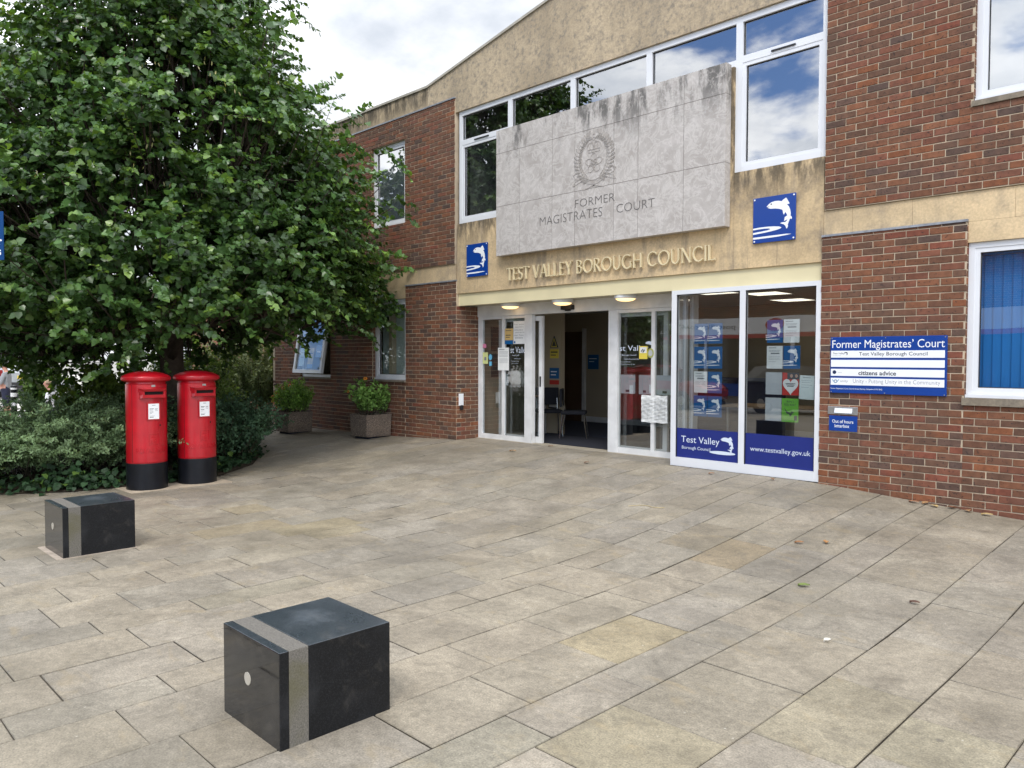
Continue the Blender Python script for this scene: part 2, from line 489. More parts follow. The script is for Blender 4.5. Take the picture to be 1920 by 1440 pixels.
def grid_sheet(name, xs, ys, mat, dz):
    mb = MB()
    n = len(ys)
    vs = [(x, y, gz(x, y) + dz) for x in xs for y in ys]
    fs = [(i * n + j, (i + 1) * n + j, (i + 1) * n + j + 1, i * n + j + 1) for i in range(len(xs) - 1) for j in range(n - 1)]
    mb.add(vs, fs)
    return mb.build(name, mat)
gx = [-600, -250, -120, -80, -60, -50, -44] + [i for i in range(-40, 13)] + [16, 25, 50, 120, 300, 600]
gy = [-600, -250, -100, -50, -30, -20] + [i * 0.5 for i in range(-30, 60)] + [35, 50, 80, 150, 300, 600]
GROUND = M('pale_asphalt', (0.30, 0.285, 0.255), 0.9, 0.18, 1.2, 0.3, bmp=0.3, bscale=90)
tag(grid_sheet('ground', gx, gy, GROUND, -0.034), kind='structure')
tag(grid_sheet('road', [-70, -55, -46, -40, -36, -34, -32, -30, -28, -26, -24, -22, -20.6], [i for i in range(-40, 41)], M('bright_concrete', (0.50, 0.48, 0.44), 0.9, 0.1, 0.8), -0.022), kind='structure')

# paving: courses run away from the wall line, random lengths along each course
def pave():
    B = [-7.6, -7.17, -6.74, -6.43, -5.99, -5.46, -5.15, -4.72, -4.28, -3.99, -3.52, -3.08, -2.62, -2.31, -1.71, -1.245, -.8]
    CUT = [[1.73], [1.34, 2.06], [1.9], [1.59, 2.24, 2.92], [1.38, 1.88, 2.62, 3.33], [1.54, 2.19, 3.09, 3.76], [0.97, 1.67, 2.5, 3.44, 4.18],
           [1.09, 1.8, 3.23, 3.98, 4.67], [1.54, 3.66, 4.13, 4.8], [1.24, 2.74, 3.37, 4.25, 4.93], [1.36, 2.94, 3.59, 4.47, 5.13],
           [2.11, 2.74, 3.45, 4.18, 4.86, 5.54], [2.56, 3.29, 4.06, 4.5, 5.16], [2.44, 3.05, 3.82, 4.66, 5.42, 6.02],
           [3.25, 4.14, 5.01, 5.8, 6.45], [3.44, 3.95, 4.55, 5.15]]
    r = random.Random(5)
    W = [0.29, 0.31, 0.43, 0.44, 0.45, 0.47, 0.57, 0.60]
    b = B[:]; c = [list(x) for x in CUT]
    while b[0] > -20.5:
        b.insert(0, b[0] - r.choice(W)); c.insert(0, [])
    while b[-1] < 7:
        b.append(b[-1] + r.choice(W)); c.append([])
    special = [(-2.45, 2.2, (0.235, 0.212, 0.162)), (-2.85, 3.8, (0.259, 0.216, 0.139)), (-3.99, 5.9, (0.223, 0.190, 0.139)),
               (-2.1, 2.75, (0.244, 0.211, 0.145)), (-5.2, 2.6, (0.237, 0.209, 0.156)), (-7.6, 3.9, (0.254, 0.209, 0.139)), (-7.1, 4.4, (0.254, 0.213, 0.140)), (-8.3, 4.2, (0.251, 0.209, 0.141)), (-6.6, 4.4, (0.251, 0.212, 0.143)),
               (-3.1, 6.15, (0.244, 0.195, 0.128)), (-1.95, 3.5, (0.237, 0.207, 0.156)), (-1.4, 3.6, (0.240, 0.209, 0.148)), (-1.0, 3.7, (0.244, 0.215, 0.152))]
    tones = [(0.249, 0.218, 0.172), (0.254, 0.221, 0.168), (0.242, 0.215, 0.170), (0.259, 0.223, 0.169), (0.242, 0.215, 0.174), (0.251, 0.218, 0.165), (0.262, 0.226, 0.172), (0.243, 0.215, 0.170)]
    mb = MB()
    def slab(x0, x1, y0, y1):
        g = 0.0029; gy = 0.0027; e = 0.004
        cx, cy = (x0 + x1) / 2, (y0 + y1) / 2
        col = None
        for sx, sy, sc in special:
            if x0 <= sx < x1 and y0 <= sy < y1: col = sc
        if col is None:
            col = r.choice(tones); k = r.uniform(0.94, 1.08); col = tuple(v * k for v in col)
        dz = r.uniform(-0.0015, 0.0015)
        j = lambda: r.uniform(-0.0025, 0.0025)
        P = [(x0 + g + j(), y0 + gy + j()), (x1 - g + j(), y0 + gy + j()), (x1 - g + j(), y1 - gy + j()), (x0 + g + j(), y1 - gy + j())]
        Q = [(P[0][0] + e, P[0][1] + e), (P[1][0] - e, P[1][1] + e), (P[2][0] - e, P[2][1] - e), (P[3][0] + e, P[3][1] - e)]
        vs = [(x, y, gz(x, y) - 0.02) for x, y in P] + [(x, y, gz(x, y) - 0.004 + dz) for x, y in P] + [(x, y, gz(x, y) + dz) for x, y in Q]
        mb.add(vs, [(8, 9, 10, 11)], 0, col)
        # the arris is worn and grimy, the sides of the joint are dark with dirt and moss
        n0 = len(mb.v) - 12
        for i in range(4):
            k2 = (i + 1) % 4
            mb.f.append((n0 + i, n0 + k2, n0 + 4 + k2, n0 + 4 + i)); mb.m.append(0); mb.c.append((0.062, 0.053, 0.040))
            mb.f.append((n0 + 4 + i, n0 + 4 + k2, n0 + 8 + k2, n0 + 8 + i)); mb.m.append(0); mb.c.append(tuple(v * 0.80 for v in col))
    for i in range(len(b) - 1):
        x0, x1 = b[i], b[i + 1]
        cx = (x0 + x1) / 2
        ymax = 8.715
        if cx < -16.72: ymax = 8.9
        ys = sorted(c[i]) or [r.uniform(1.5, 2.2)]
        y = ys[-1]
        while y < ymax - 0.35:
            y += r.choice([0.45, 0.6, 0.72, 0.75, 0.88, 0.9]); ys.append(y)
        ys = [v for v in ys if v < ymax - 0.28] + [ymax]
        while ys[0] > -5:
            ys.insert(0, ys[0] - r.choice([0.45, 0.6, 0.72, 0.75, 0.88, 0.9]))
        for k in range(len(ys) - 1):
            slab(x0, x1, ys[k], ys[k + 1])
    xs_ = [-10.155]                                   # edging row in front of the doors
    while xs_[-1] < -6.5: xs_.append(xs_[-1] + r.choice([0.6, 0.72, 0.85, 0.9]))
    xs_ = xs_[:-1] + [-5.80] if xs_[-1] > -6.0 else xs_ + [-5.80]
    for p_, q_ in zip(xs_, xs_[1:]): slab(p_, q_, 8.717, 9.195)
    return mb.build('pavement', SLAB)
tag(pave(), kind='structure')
jb = grid_sheet('paving_bed', [i * 0.5 for i in range(-41, 15)], [-5 + i * 0.35 for i in range(0, 41)], JOINT, -0.0085)
tag(jb, kind='structure')

# planting bed
BED = [(-10.95, 2.9), (-10.86, 3.55), (-10.78, 4.1), (-10.95, 4.9), (-11.5, 5.65), (-12.4, 6.25), (-13.6, 6.75), (-15.2, 7.35), (-16.8, 7.8), (-18.5, 9.6), (-20.2, 10.2), (-20.3, 6.0), (-19.0, 3.8), (-17.0, 1.5), (-14.6, 0.2), (-12.8, 0.5), (-11.6, 1.9)]
mb = MB()
cx = sum(p[0] for p in BED) / len(BED); cy = sum(p[1] for p in BED) / len(BED)
vs = [(cx, cy, gz(cx, cy) + 0.06)]
for k, s in ((0.6, 0.06), (1.0, 0.012)):
    vs += [(cx + (x - cx) * k, cy + (y - cy) * k, gz(cx + (x - cx) * k, cy + (y - cy) * k) + s) for x, y in BED]
n = len(BED)
fs = [(0, 1 + (i + 1) % n, 1 + i) for i in range(n)] + [(1 + i, 1 + (i + 1) % n, 1 + n + (i + 1) % n, 1 + n + i) for i in range(n)]
mb.add(vs, [tuple(reversed(f)) for f in fs])
SOIL = M('soil', (0.05, 0.038, 0.026), 0.95, 0.4, 9.0, 0.2, bmp=0.8, bscale=40, bdist=0.02)
tag(mb.build('planting_bed', SOIL), kind='structure')
# ------------------------------------------------------------------ the council building
BLD = empty('council_building', 'two storey brick council building with stone gable, entrance doors and carved stone panel', 'building', (0, 0, 0))

def rect_minus(rects, hole):
    out = []
    hx0, hx1, hz0, hz1 = hole
    for x0, x1, z0, z1 in rects:
        if hx1 <= x0 or hx0 >= x1 or hz1 <= z0 or hz0 >= z1:
            out.append((x0, x1, z0, z1)); continue
        if z0 < hz0: out.append((x0, x1, z0, hz0))
        if hz1 < z1: out.append((x0, x1, hz1, z1))
        a, b = max(z0, hz0), min(z1, hz1)
        if x0 < hx0: out.append((x0, hx0, a, b))
        if hx1 < x1: out.append((hx1, x1, a, b))
    return out
BR = [(0.161, 0.071, 0.040), (0.183, 0.077, 0.041), (0.147, 0.070, 0.043), (0.124, 0.066, 0.043), (0.105, 0.062, 0.046), (0.090, 0.057, 0.045), (0.202, 0.076, 0.036), (0.186, 0.063, 0.039), (0.167, 0.067, 0.041)]
BRW_R = [5, 5, 4.5, 4, 2.2, 1.2, 1.4, 1.2, 4.5]
BRW_L = [5, 3.5, 5, 4, 2.4, 1.0, 0.6, 0.3, 3]
def brickwork(name, u0, u1, z0, z1, holes=(), mp=None, weights=BRW_R, zref=0.0, uref=0.0, seed=1, backing=0.10, parent=BLD, tone=1.0):
    """bricks of real relief on a mortar backing; mp(u, depth, z) -> point, depth 0 is the brick face"""
    mp = mp or (lambda u, d, z: (u, YW + d, z))
    r = random.Random(seed)
    mb = MB()
    c0 = int(math.floor((z0 - zref) / 0.075)) - 1
    c1 = int(math.ceil((z1 - zref) / 0.075)) + 1
    G = 0.0048
    for ci in range(c0, c1):
        za, zb = zref + ci * 0.075, zref + (ci + 1) * 0.075
        a, b = max(za + G, z0), min(zb - G, z1)
        if b - a < 0.012: continue
        u = uref + (0.1125 if ci % 2 else 0.0)
        u += math.floor((u0 - u) / 0.225) * 0.225
        while u < u1:
            ua, ub = max(u + G, u0), min(u + 0.225 - G, u1)
            u += 0.225
            if ub - ua < 0.02: continue
            col = r.choices(BR, weights)[0]
            k = r.uniform(0.86, 1.14) * tone
            col = tuple(v * k for v in col)
            pieces = [(ua, ub, a, b)]
            for h in holes: pieces = rect_minus(pieces, h)
            for (xa, xb, pa, pb) in pieces:
                if xb - xa < 0.015 or pb - pa < 0.012: continue
                d = r.uniform(-0.0015, 0.002)
                j = lambda: r.uniform(-0.0018, 0.0018)
                e = 0.004
                P = [(xa + j(), pa + j()), (xb + j(), pa + j()), (xb + j(), pb + j()), (xa + j(), pb + j())]
                Q = [(P[0][0] + e, P[0][1] + e), (P[1][0] - e, P[1][1] + e), (P[2][0] - e, P[2][1] - e), (P[3][0] + e, P[3][1] - e)]
                vs = [mp(x, 0.012, z) for x, z in P] + [mp(x, 0.003 + d, z) for x, z in P] + [mp(x, d, z) for x, z in Q]
                fs = [(8, 9, 10, 11)]
                for i in range(4):
                    k2 = (i + 1) % 4
                    fs += [(i, k2, 4 + k2, 4 + i), (4 + i, 4 + k2, 8 + k2, 8 + i)]
                mb.add(vs, fs, 0, col)
    rects = [(u0, u1, z0, z1)]
    for h in holes: rects = rect_minus(rects, h)
    for (x0, x1, a, b) in rects:
        vs = [mp(x, d, z) for d in (0.0075, backing) for (x, z) in ((x0, a), (x1, a), (x1, b), (x0, b))]
        mb.add(vs, [(0, 1, 2, 3), (7, 6, 5, 4), (0, 4, 5, 1), (1, 5, 6, 2), (2, 6, 7, 3), (3, 7, 4, 0)], 1, (0.4, 0.3, 0.2))
    return mb.build(name, [BRICK, MORTAR], parent)

XL, XR, XE = -10.16, -3.78, -16.70     # entrance bay left and right edges, far left end
XRR = 5.2                              # right end, out of frame
# right wing
brickwork('brick_wall', XR, -2.305, -0.35, 2.80, zref=0.002, uref=-3.78, seed=2)
brickwork('brick_wall', -2.305, XRR, -0.45, 0.955, zref=0.002, uref=-3.78, seed=3)
brickwork('brick_wall', -0.05, XRR, 0.955, 2.59, holes=[(1.7, 3.6, 1.04, 2.6)], zref=0.002, uref=-3.78, seed=4)
brickwork('brick_wall', -3.757, XRR, 3.105, 5.87, holes=[(-2.275, -0.95, 3.93, 5.46), (1.4, 2.7, 3.93, 5.46)], zref=3.11, uref=-3.757, seed=5)
# left wing
LWH = [(-12.66, -11.602, 1.0, 2.53), (-15.47, -14.21, 1.0, 2.53)]
brickwork('brick_wall', -11.602, XL, -0.25, 2.745, zref=-0.005, uref=XL, seed=6, weights=BRW_L)
brickwork('brick_wall', XE, -12.69, -0.35, 3.05, holes=LWH[1:], zref=-0.005, uref=XL, seed=7, weights=BRW_L)
brickwork('brick_wall', -12.69, -11.602, -0.3, 1.0, zref=-0.005, uref=XL, seed=8, weights=BRW_L)
brickwork('brick_wall', XE, -10.2, 3.05, 5.87, holes=[(-12.69, -11.61, 3.93, 5.47), (-15.47, -14.21, 3.93, 5.47)], zref=3.05, uref=-10.2, seed=9, weights=BRW_L)
# reveals that face the entrance and the far end
brickwork('brick_wall', YW + 0.011, 9.24, -0.2, 2.32, mp=lambda u, d, z: (XL + 0.004 - d, u, z), zref=-0.005, uref=YW, seed=10, weights=BRW_L)
brickwork('brick_wall', YW + 0.011, 16.0, -0.4, 5.87, mp=lambda u, d, z: (XE + d, 16.0 + YW - u, z), zref=-0.005, uref=YW, seed=12, weights=BRW_L)
def reveal(x, z0, z1, sd): brickwork('brick_wall', YW + 0.012, YW + 0.11, z0, z1, mp=lambda u, d, z: (x + 0.004 - d, u, z), zref=-0.005, uref=YW, seed=sd, backing=0.03, weights=BRW_L)
reveal(-12.66, 1.0, 2.53, 21); reveal(-12.69, 3.93, 5.47, 22); reveal(-15.47, 1.0, 2.53, 23); reveal(-15.47, 3.93, 5.47, 24); reveal(-2.305, 1.035, 2.80, 25); reveal(-2.275, 3.985, 5.46, 26)

def stone_blocks(name, x0, x1, z0, z1, joints, mat, y=8.745, depth=0.3, mat_i=None):
    mb = MB()
    xs = [x0] + [j for j in joints if x0 < j < x1] + [x1]
    for a, b in zip(xs, xs[1:]):
        mb.box(a + (0.0012 if a > x0 else 0), b - (0.0012 if b < x1 else 0), y, y + depth, z0, z1)
    return mb.build(name, mat, BLD)
# stone bands and frieze
stone_blocks('stone_band', -3.77, XRR, 2.802, 3.10, [-3.45, -2.83, -1.9, -0.9, 0.2, 1.3, 2.4], STONE, 8.748, 0.25)
stone_blocks('stone_band', -2.303, -0.052, 2.592, 2.80, [-1.2], STONE, 8.748, 0.25)
stone_blocks('stone_band', -12.688, -10.2, 2.747, 3.048, [-11.6, -10.9], STONE, 8.748, 0.25)
stone_blocks('stone_band', -12.688, -11.604, 2.532, 2.745, [], STONE, 8.748, 0.25)
stone_blocks('stone_frieze', -10.15, -3.772, 2.53, 3.722, [-9.15, -8.1, -7.0, -5.95, -4.9, -4.33], STONE_F, 8.742, 0.3)
def parts(name, mat, parent, boxes):
    for b in boxes:
        q = MB(); q.box(*b); q.build(name, mat, parent)
parts('lead_flashing', LEAD, BLD, [(x0, x1, YW - 0.012, 8.765, z + 0.002, z + 0.026) for x0, x1, z in ((XR, -2.30, 2.80), (-11.605, XL + 0.005, 2.745), (XE, -10.19, 5.872), (-3.76, XRR, 5.872))])
# gable stone with the shallow pitched outline, parapets either side
mb = MB()
PK = (-6.97, 7.04)
mb.prism([(-10.2, 5.635), (-3.76, 5.635), (-3.76, 5.9), (-2.98, 5.9), (-2.98, 6.235), PK, (-10.96, 6.235), (-10.96, 5.9), (-10.2, 5.9)], 8.742, 9.02)
mb.build('stone_gable', STONE_G, BLD)
mb = MB()
for a, b in zip([XE, -15.6, -14.5, -13.4, -12.3, -11.3], [-15.6, -14.5, -13.4, -12.3, -11.3, -10.962]):
    mb.box(a + 0.0015, b - 0.0015, 8.742, 9.02, 5.90, 6.235)
mb.build('stone_parapet', STONE_P, BLD)
mb = MB()
for a, b in zip([-2.978, -1.9, -0.8, 0.3, 1.4, 2.5, 3.6], [-1.9, -0.8, 0.3, 1.4, 2.5, 3.6, XRR]):
    mb.box(a + 0.0015, b - 0.0015, 8.742, 9.02, 5.90, 6.235)
mb.build('stone_parapet', STONE_P, BLD)
mb = MB()
def slope_bar(p, q, t=0.04, y0=8.715, y1=9.05):
    mb.prism([p, q, (q[0], q[1] + t), (p[0], p[1] + t)], y0, y1)
slope_bar((XE - 0.03, 6.237), (-10.96, 6.237)); slope_bar((-10.96, 6.237), (PK[0], PK[1] + 0.002)); slope_bar((PK[0], PK[1] + 0.002), (-2.98, 6.237)); slope_bar((-2.98, 6.237), (XRR, 6.237))
mb.build('roof_coping', COPING, BLD)

# sills
parts('window_sill', SILL, BLD, [(-2.315, -0.03, YW - 0.035, 8.80, 0.958, 1.032), (-12.70, -11.59, YW - 0.035, 8.80, 0.965, 1.0), (-15.50, -14.19, YW - 0.035, 8.80, 0.965, 1.0), (-2.285, -0.94, YW - 0.02, 8.80, 3.932, 3.985)])

mb = MB(); mb.box(-5.2, -4.919, 8.743, 8.86, 3.724, 5.028); mb.build('stone_reveal', STONE_F, BLD)
# windows -------------------------------------------------------------
def bars(mb, rects, y0, y1):
    for x0, x1, z0, z1 in rects: mb.box(x0, x1, y0, y1, z0, z1)
def light(win, x0, x1, z0, z1, y, gmat, b=0.045, sash=True, vent=None):
    """one glazed light: sash bars proud of the frame, gasket line, pane"""
    if sash:
        m = MB()
        bars(m, [(x0, x1, z0, z0 + b), (x0, x1, z1 - b, z1), (x0, x0 + b, z0 + b, z1 - b), (x1 - b, x1, z0 + b, z1 - b)], y - 0.012, y + 0.04)
        m.build('sash', UPVC, win)
    else:
        b = 0
    g = MB()
    k = 0.008
    bars(g, [(x0 + b, x1 - b, z0 + b, z0 + b + k), (x0 + b, x1 - b, z1 - b - k, z1 - b), (x0 + b, x0 + b + k, z0 + b + k, z1 - b - k), (x1 - b - k, x1 - b, z0 + b + k, z1 - b - k)], y + 0.012, y + 0.03)
    g.build('gasket', GASKET, win)
    p = MB()
    p.add([(x0 + b, y + 0.022, z0 + b), (x1 - b, y + 0.022, z0 + b), (x1 - b, y + 0.022, z1 - b), (x0 + b, y + 0.022, z1 - b)], [(0, 1, 2, 3)])
    p.build('pane', gmat, win)
def framebars(x0, x1, z0, z1, mull=(), trans=(), w=0.06):
    r = [(x0, x1, z0, z0 + w), (x0, x1, z1 - w, z1), (x0, x0 + w, z0 + w, z1 - w), (x1 - w, x1, z0 + w, z1 - w)]
    return r
YF = 8.80
# centre strip: five lights, the outer two running down past the carved panel
W = MB()
Z0, Z1, ZT, ZS = 3.725, 5.633, 5.06, 5.03
xs = [-10.14, -8.905, -7.578, -6.215, -4.872, -3.762]
W.box(xs[0], xs[-1], YF - 0.02, YF + 0.05, Z1 - 0.075, Z1)
W.box(xs[0], xs[0] + 0.07, YF - 0.02, YF + 0.05, Z0, Z1 - 0.075)
W.box(xs[-1] - 0.065, xs[-1], YF - 0.02, YF + 0.05, Z0, Z1 - 0.075)
for x in xs[1:-1]:
    W.box(x - 0.045, x + 0.045, YF - 0.019, YF + 0.05, ZS if x in xs[2:4] else Z0, Z1 - 0.075)
W.box(xs[0] + 0.07, xs[1] - 0.045, YF - 0.018, YF + 0.05, ZT, ZT + 0.085)
W.box(xs[4] + 0.045, xs[5] - 0.065, YF - 0.018, YF + 0.05, ZT, ZT + 0.085)
for a, b in ((1, 2), (2, 3), (3, 4)):
    W.box(xs[a] + 0.045, xs[b] - 0.045, YF - 0.018, YF + 0.05, ZS, ZS + 0.085)
W.box(xs[0] + 0.07, xs[1] - 0.045, YF - 0.03, YF + 0.05, Z0, Z0 + 0.075)
W.box(xs[4] + 0.045, xs[5] - 0.065, YF - 0.03, YF + 0.05, Z0, Z0 + 0.075)
cw = W.build('window', UPVC, BLD)
light(cw, xs[0] + 0.07, xs[1] - 0.045, ZT + 0.085, Z1 - 0.075, YF, GLASS_UP, sash=False)
light(cw, xs[4] + 0.045, xs[5] - 0.065, ZT + 0.085, Z1 - 0.075, YF, GLASS_UP, sash=False)
for a, b in ((1, 2), (2, 3), (3, 4)):
    light(cw, xs[a] + 0.045, xs[b] - 0.045, ZS + 0.085, Z1 - 0.075, YF, GLASS_UP, sash=False)
light(cw, xs[0] + 0.07, xs[1] - 0.045, Z0 + 0.075, ZT, YF, GLASS_UP)
light(cw, xs[4] + 0.045, xs[5] - 0.065, Z0 + 0.075, ZT, YF, GLASS_UP)
parts('trickle_vent', GASKET, cw, [(-9.75, -9.40, YF - 0.034, YF - 0.0, ZT + 0.028, ZT + 0.045), (-4.45, -4.15, YF - 0.034, YF - 0.0, ZT + 0.028, ZT + 0.045)])

def simple_window(x0, x1, z0, z1, gmat, blind=None, y=YF, vent=True, slats=0, sill=True):
    m = MB()
    bars(m, framebars(x0, x1, z0, z1, w=0.055), y - 0.02, y + 0.05)
    if sill: m.box(x0, x1, y - 0.055, y - 0.022, z0, z0 + 0.03)
    w = m.build('window', UPVC, BLD)
    light(w, x0 + 0.055, x1 - 0.055, z0 + 0.055, z1 - 0.055, y, gmat)
    if vent:
        v = MB(); v.box(x0 + (x1 - x0) * 0.35, x0 + (x1 - x0) * 0.75, y - 0.026, y, z1 - 0.034, z1 - 0.02); v.build('trickle_vent', UPVC_DIRTY, w)
    if blind:
        b = MB()
        if slats:
            wv = 0.089
            xx = x0 + 0.02
            while xx < x1 - 0.02:
                b.add([(xx, y + 0.15, z0 + 0.03), (min(xx + wv, x1), y + 0.165, z0 + 0.03), (min(xx + wv, x1), y + 0.165, z1 - 0.12), (xx, y + 0.15, z1 - 0.12)], [(0, 1, 2, 3)])
                xx += wv - 0.006
            b.box(x0 + 0.02, x1 - 0.02, y + 0.13, y + 0.18, z1 - 0.115, z1 - 0.075)
        else:
            b.box(x0 + 0.03, x1 - 0.03, y + 0.10, y + 0.105, z0 + 0.02, z1 - 0.02)
        b.build('blind', blind, w)
    return w
simple_window(-2.30, -0.055, 1.034, 2.590, GLASS_W, BLIND_B, slats=1)
simple_window(1.7, 3.6, 1.04, 2.6, GLASS_W, BLIND_B, slats=1)
simple_window(-2.272, -0.953, 3.987, 5.458, GLASS_UP, BLIND_W)
simple_window(1.4, 2.7, 3.93, 5.458, GLASS_UP, BLIND_W)
simple_window(-12.655, -11.607, 1.002, 2.530, GLASS_W, BLIND_G, slats=1)
simple_window(-12.685, -11.615, 3.935, 5.465, GLASS_UP, BLIND_W)
simple_window(-15.465, -14.215, 3.935, 5.465, GLASS_UP, BLIND_W)
# top hung window standing open, notices on the inside of its glass
m = MB()
bars(m, framebars(-15.465, -14.215, 1.002, 2.528, w=0.055), YF - 0.02, YF + 0.05)
ow = m.build('window', UPVC, BLD)
tilt = math.radians(9)
def ot(x, y, z):       # hinge along the top edge
    dz = z - 2.47; 
    return (x, 8.76 + dz * math.sin(tilt) + y * math.cos(tilt), 2.47 + dz * math.cos(tilt) - y * math.sin(tilt))
def obox(mb, x0, x1, y0, y1, z0, z1, mi=0):
    vs = [ot(*p) for p in ((x0, y0, z0), (x1, y0, z0), (x1, y1, z0), (x0, y1, z0), (x0, y0, z1), (x1, y0, z1), (x1, y1, z1), (x0, y1, z1))]
    mb.add(vs, [(0, 3, 2, 1), (4, 5, 6, 7), (0, 1, 5, 4), (1, 2, 6, 5), (2, 3, 7, 6), (3, 0, 4, 7)], mi)
m = MB()
for x0, x1, z0, z1 in framebars(-15.43, -14.25, 1.07, 2.47, w=0.075): obox(m, x0, x1, -0.03, 0.03, z0, z1)
m.build('sash', UPVC, ow)
m = MB(); m.add([ot(x, 0.0, z) for x, z in ((-15.36, 1.14), (-14.32, 1.14), (-14.32, 2.4), (-15.36, 2.4))], [(0, 1, 2, 3)]); m.build('pane', GLASS_W, ow)
def onote(x0, x1, z0, z1, mats, label, extra):
    m = MB(); obox(m, x0, x1, 0.012, 0.014, z0, z1, 0)
    for (a, b, c, d, mi) in extra: obox(m, x0 + (x1 - x0) * a, x0 + (x1 - x0) * b, 0.0105, 0.0118, z0 + (z1 - z0) * c, z0 + (z1 - z0) * d, mi)
    tag(m.build('notice', mats), label, 'notice')
onote(-15.28, -15.06, 1.22, 1.70, [M('pale_blue_paper', (0.55, 0.66, 0.70), 0.8), INK_G], 'pale blue notice taped inside the open top hung window, at its left', [(0.2, 0.8, 0.85, 0.9, 1), (0.2, 0.7, 0.6, 0.63, 1), (0.2, 0.8, 0.4, 0.43, 1)])
onote(-14.92, -14.70, 1.18, 1.62, [SAND_P, POSTER_B, INK], 'sand and blue notice in the middle of the open top hung window', [(0.0, 1.0, 0.0, 0.2, 1), (0.15, 0.8, 0.7, 0.75, 2), (0.15, 0.7, 0.5, 0.54, 2)])
onote(-14.62, -14.40, 1.42, 1.68, [POSTER_B, WHITE], 'small blue notice inside the open top hung window, at its right', [(0.2, 0.8, 0.4, 0.5, 1)])
onote(-15.26, -15.02, 1.80, 2.02, [WHITE, POSTER_B], 'white notice high in the open top hung window under the leaves', [(0.2, 0.7, 0.4, 0.6, 1)])

# carved stone panel --------------------------------------------------
mb = MB()
px = [-9.04, -8.51, -7.83, -7.385, -6.675, -6.265, -5.55, -4.952]
pz = [3.062, 3.845, 4.685, 5.054]
for i in range(7):
    for j in range(3):
        c = (random.random(), random.random(), random.random())
        e = 0.0028
        mb.box(px[i] + (e if i else 0), px[i + 1] - (e if i < 6 else 0), 8.61, 8.735, pz[j] + (e if j else 0), pz[j + 1] - (e if j < 2 else 0), 0, c)
SP = mb.build('stone_panel', PANEL, BLD)
m = MB(); m.box(px[0] + 0.003, px[-1] - 0.003, 8.6145, 8.734, pz[0] + 0.003, pz[-1] - 0.003); m.build('panel_joint', M('panel_joint', (0.085, 0.075, 0.065), 0.9), SP)
for a_ in (('FORMER', -7.372, -6.652, 3.608, 3.722), ('MAGISTRATES', -8.075, -6.87, 3.428, 3.556), ('COURT', -6.62, -5.985, 3.435, 3.553)):
    m = MB(); put_text(m, *a_, y=8.606, offset=-0.018); m.build('lettering', INCISED, SP)
# crest: wreath, crown, rose, motto ribbon
def strip(mb, pts, w, y=8.6045, mi=0, y1=8.612, closed=False):
    if y > 8: w *= 0.66
    pts = [Vector((p[0], p[1])) for p in pts]
    n = len(pts)
    for i in range(n if closed else n - 1):
        a, b = pts[i], pts[(i + 1) % n]
        d = (b - a)
        if d.length < 1e-6: continue
        d.normalize(); q = Vector((-d.y, d.x)) * w / 2
        a2, b2 = a - d * w * 0.2, b + d * w * 0.2
        mb.prism([tuple(a2 - q), tuple(b2 - q), tuple(b2 + q), tuple(a2 + q)], y, y1, mi)
crest = MB()
ccx, ccz = -7.028, 4.25
def E(cx_, cz_, rx, rz, a0=0, a1=360, n=24, rot=0):
    r = []
    for i in range(n + 1):
        t = math.radians(a0 + (a1 - a0) * i / n)
        x, z = rx * math.cos(t), rz * math.sin(t)
        c_, s_ = math.cos(rot), math.sin(rot)
        r.append((cx_ + x * c_ - z * s_, cz_ + x * s_ + z * c_))
    return r
for sgn in (-1, 1):
    for i in range(17):                       # leaves along both branches
        t = math.radians(-62 + i * 8.6)
        bx, bz = ccx + sgn * 0.245 * math.cos(t), ccz + 0.315 * math.sin(t) + 0.02
        for q, off in ((0.95, 0.045), (-0.75, -0.022)):
            rot = (t + math.pi / 2 - q) if sgn > 0 else (math.pi - (t + math.pi / 2 - q))
            lx, lz = bx + sgn * off * math.cos(t), bz + off * math.sin(t)
            strip(crest, E(lx, lz, 0.038, 0.012, n=8, rot=rot), 0.0045)
            strip(crest, [(lx - 0.03 * math.cos(rot), lz - 0.03 * math.sin(rot)), (lx + 0.03 * math.cos(rot), lz + 0.03 * math.sin(rot))], 0.004, mi=1)
# crown
strip(crest, [(ccx - 0.085, ccz + 0.10), (ccx + 0.085, ccz + 0.10), (ccx + 0.095, ccz + 0.14), (ccx - 0.095, ccz + 0.14)], 0.006, closed=True)
for sgn in (-1, 1):
    strip(crest, E(ccx + sgn * 0.055, ccz + 0.15, 0.055, 0.085, 0, 180, 10), 0.006)
    strip(crest, E(ccx + sgn * 0.03, ccz + 0.15, 0.03, 0.10, 0, 180, 10), 0.005)
strip(crest, E(ccx, ccz + 0.285, 0.018, 0.022, n=12), 0.005); strip(crest, [(ccx, ccz + 0.31), (ccx, ccz + 0.37)], 0.007); strip(crest, [(ccx - 0.02, ccz + 0.345), (ccx + 0.02, ccz + 0.345)], 0.007)
# rose
for k in range(5):
    a = math.radians(90 + 72 * k)
    strip(crest, E(ccx + 0.075 * math.cos(a), ccz - 0.055 + 0.08 * math.sin(a), 0.058, 0.045, n=14, rot=a), 0.006)
    strip(crest, E(ccx + 0.035 * math.cos(a + 0.63), ccz - 0.055 + 0.037 * math.sin(a + 0.63), 0.028, 0.022, n=10, rot=a + 0.63), 0.005)
crest.prism(E(ccx, ccz - 0.055, 0.012, 0.016, n=12)[:-1], 8.603, 8.612)
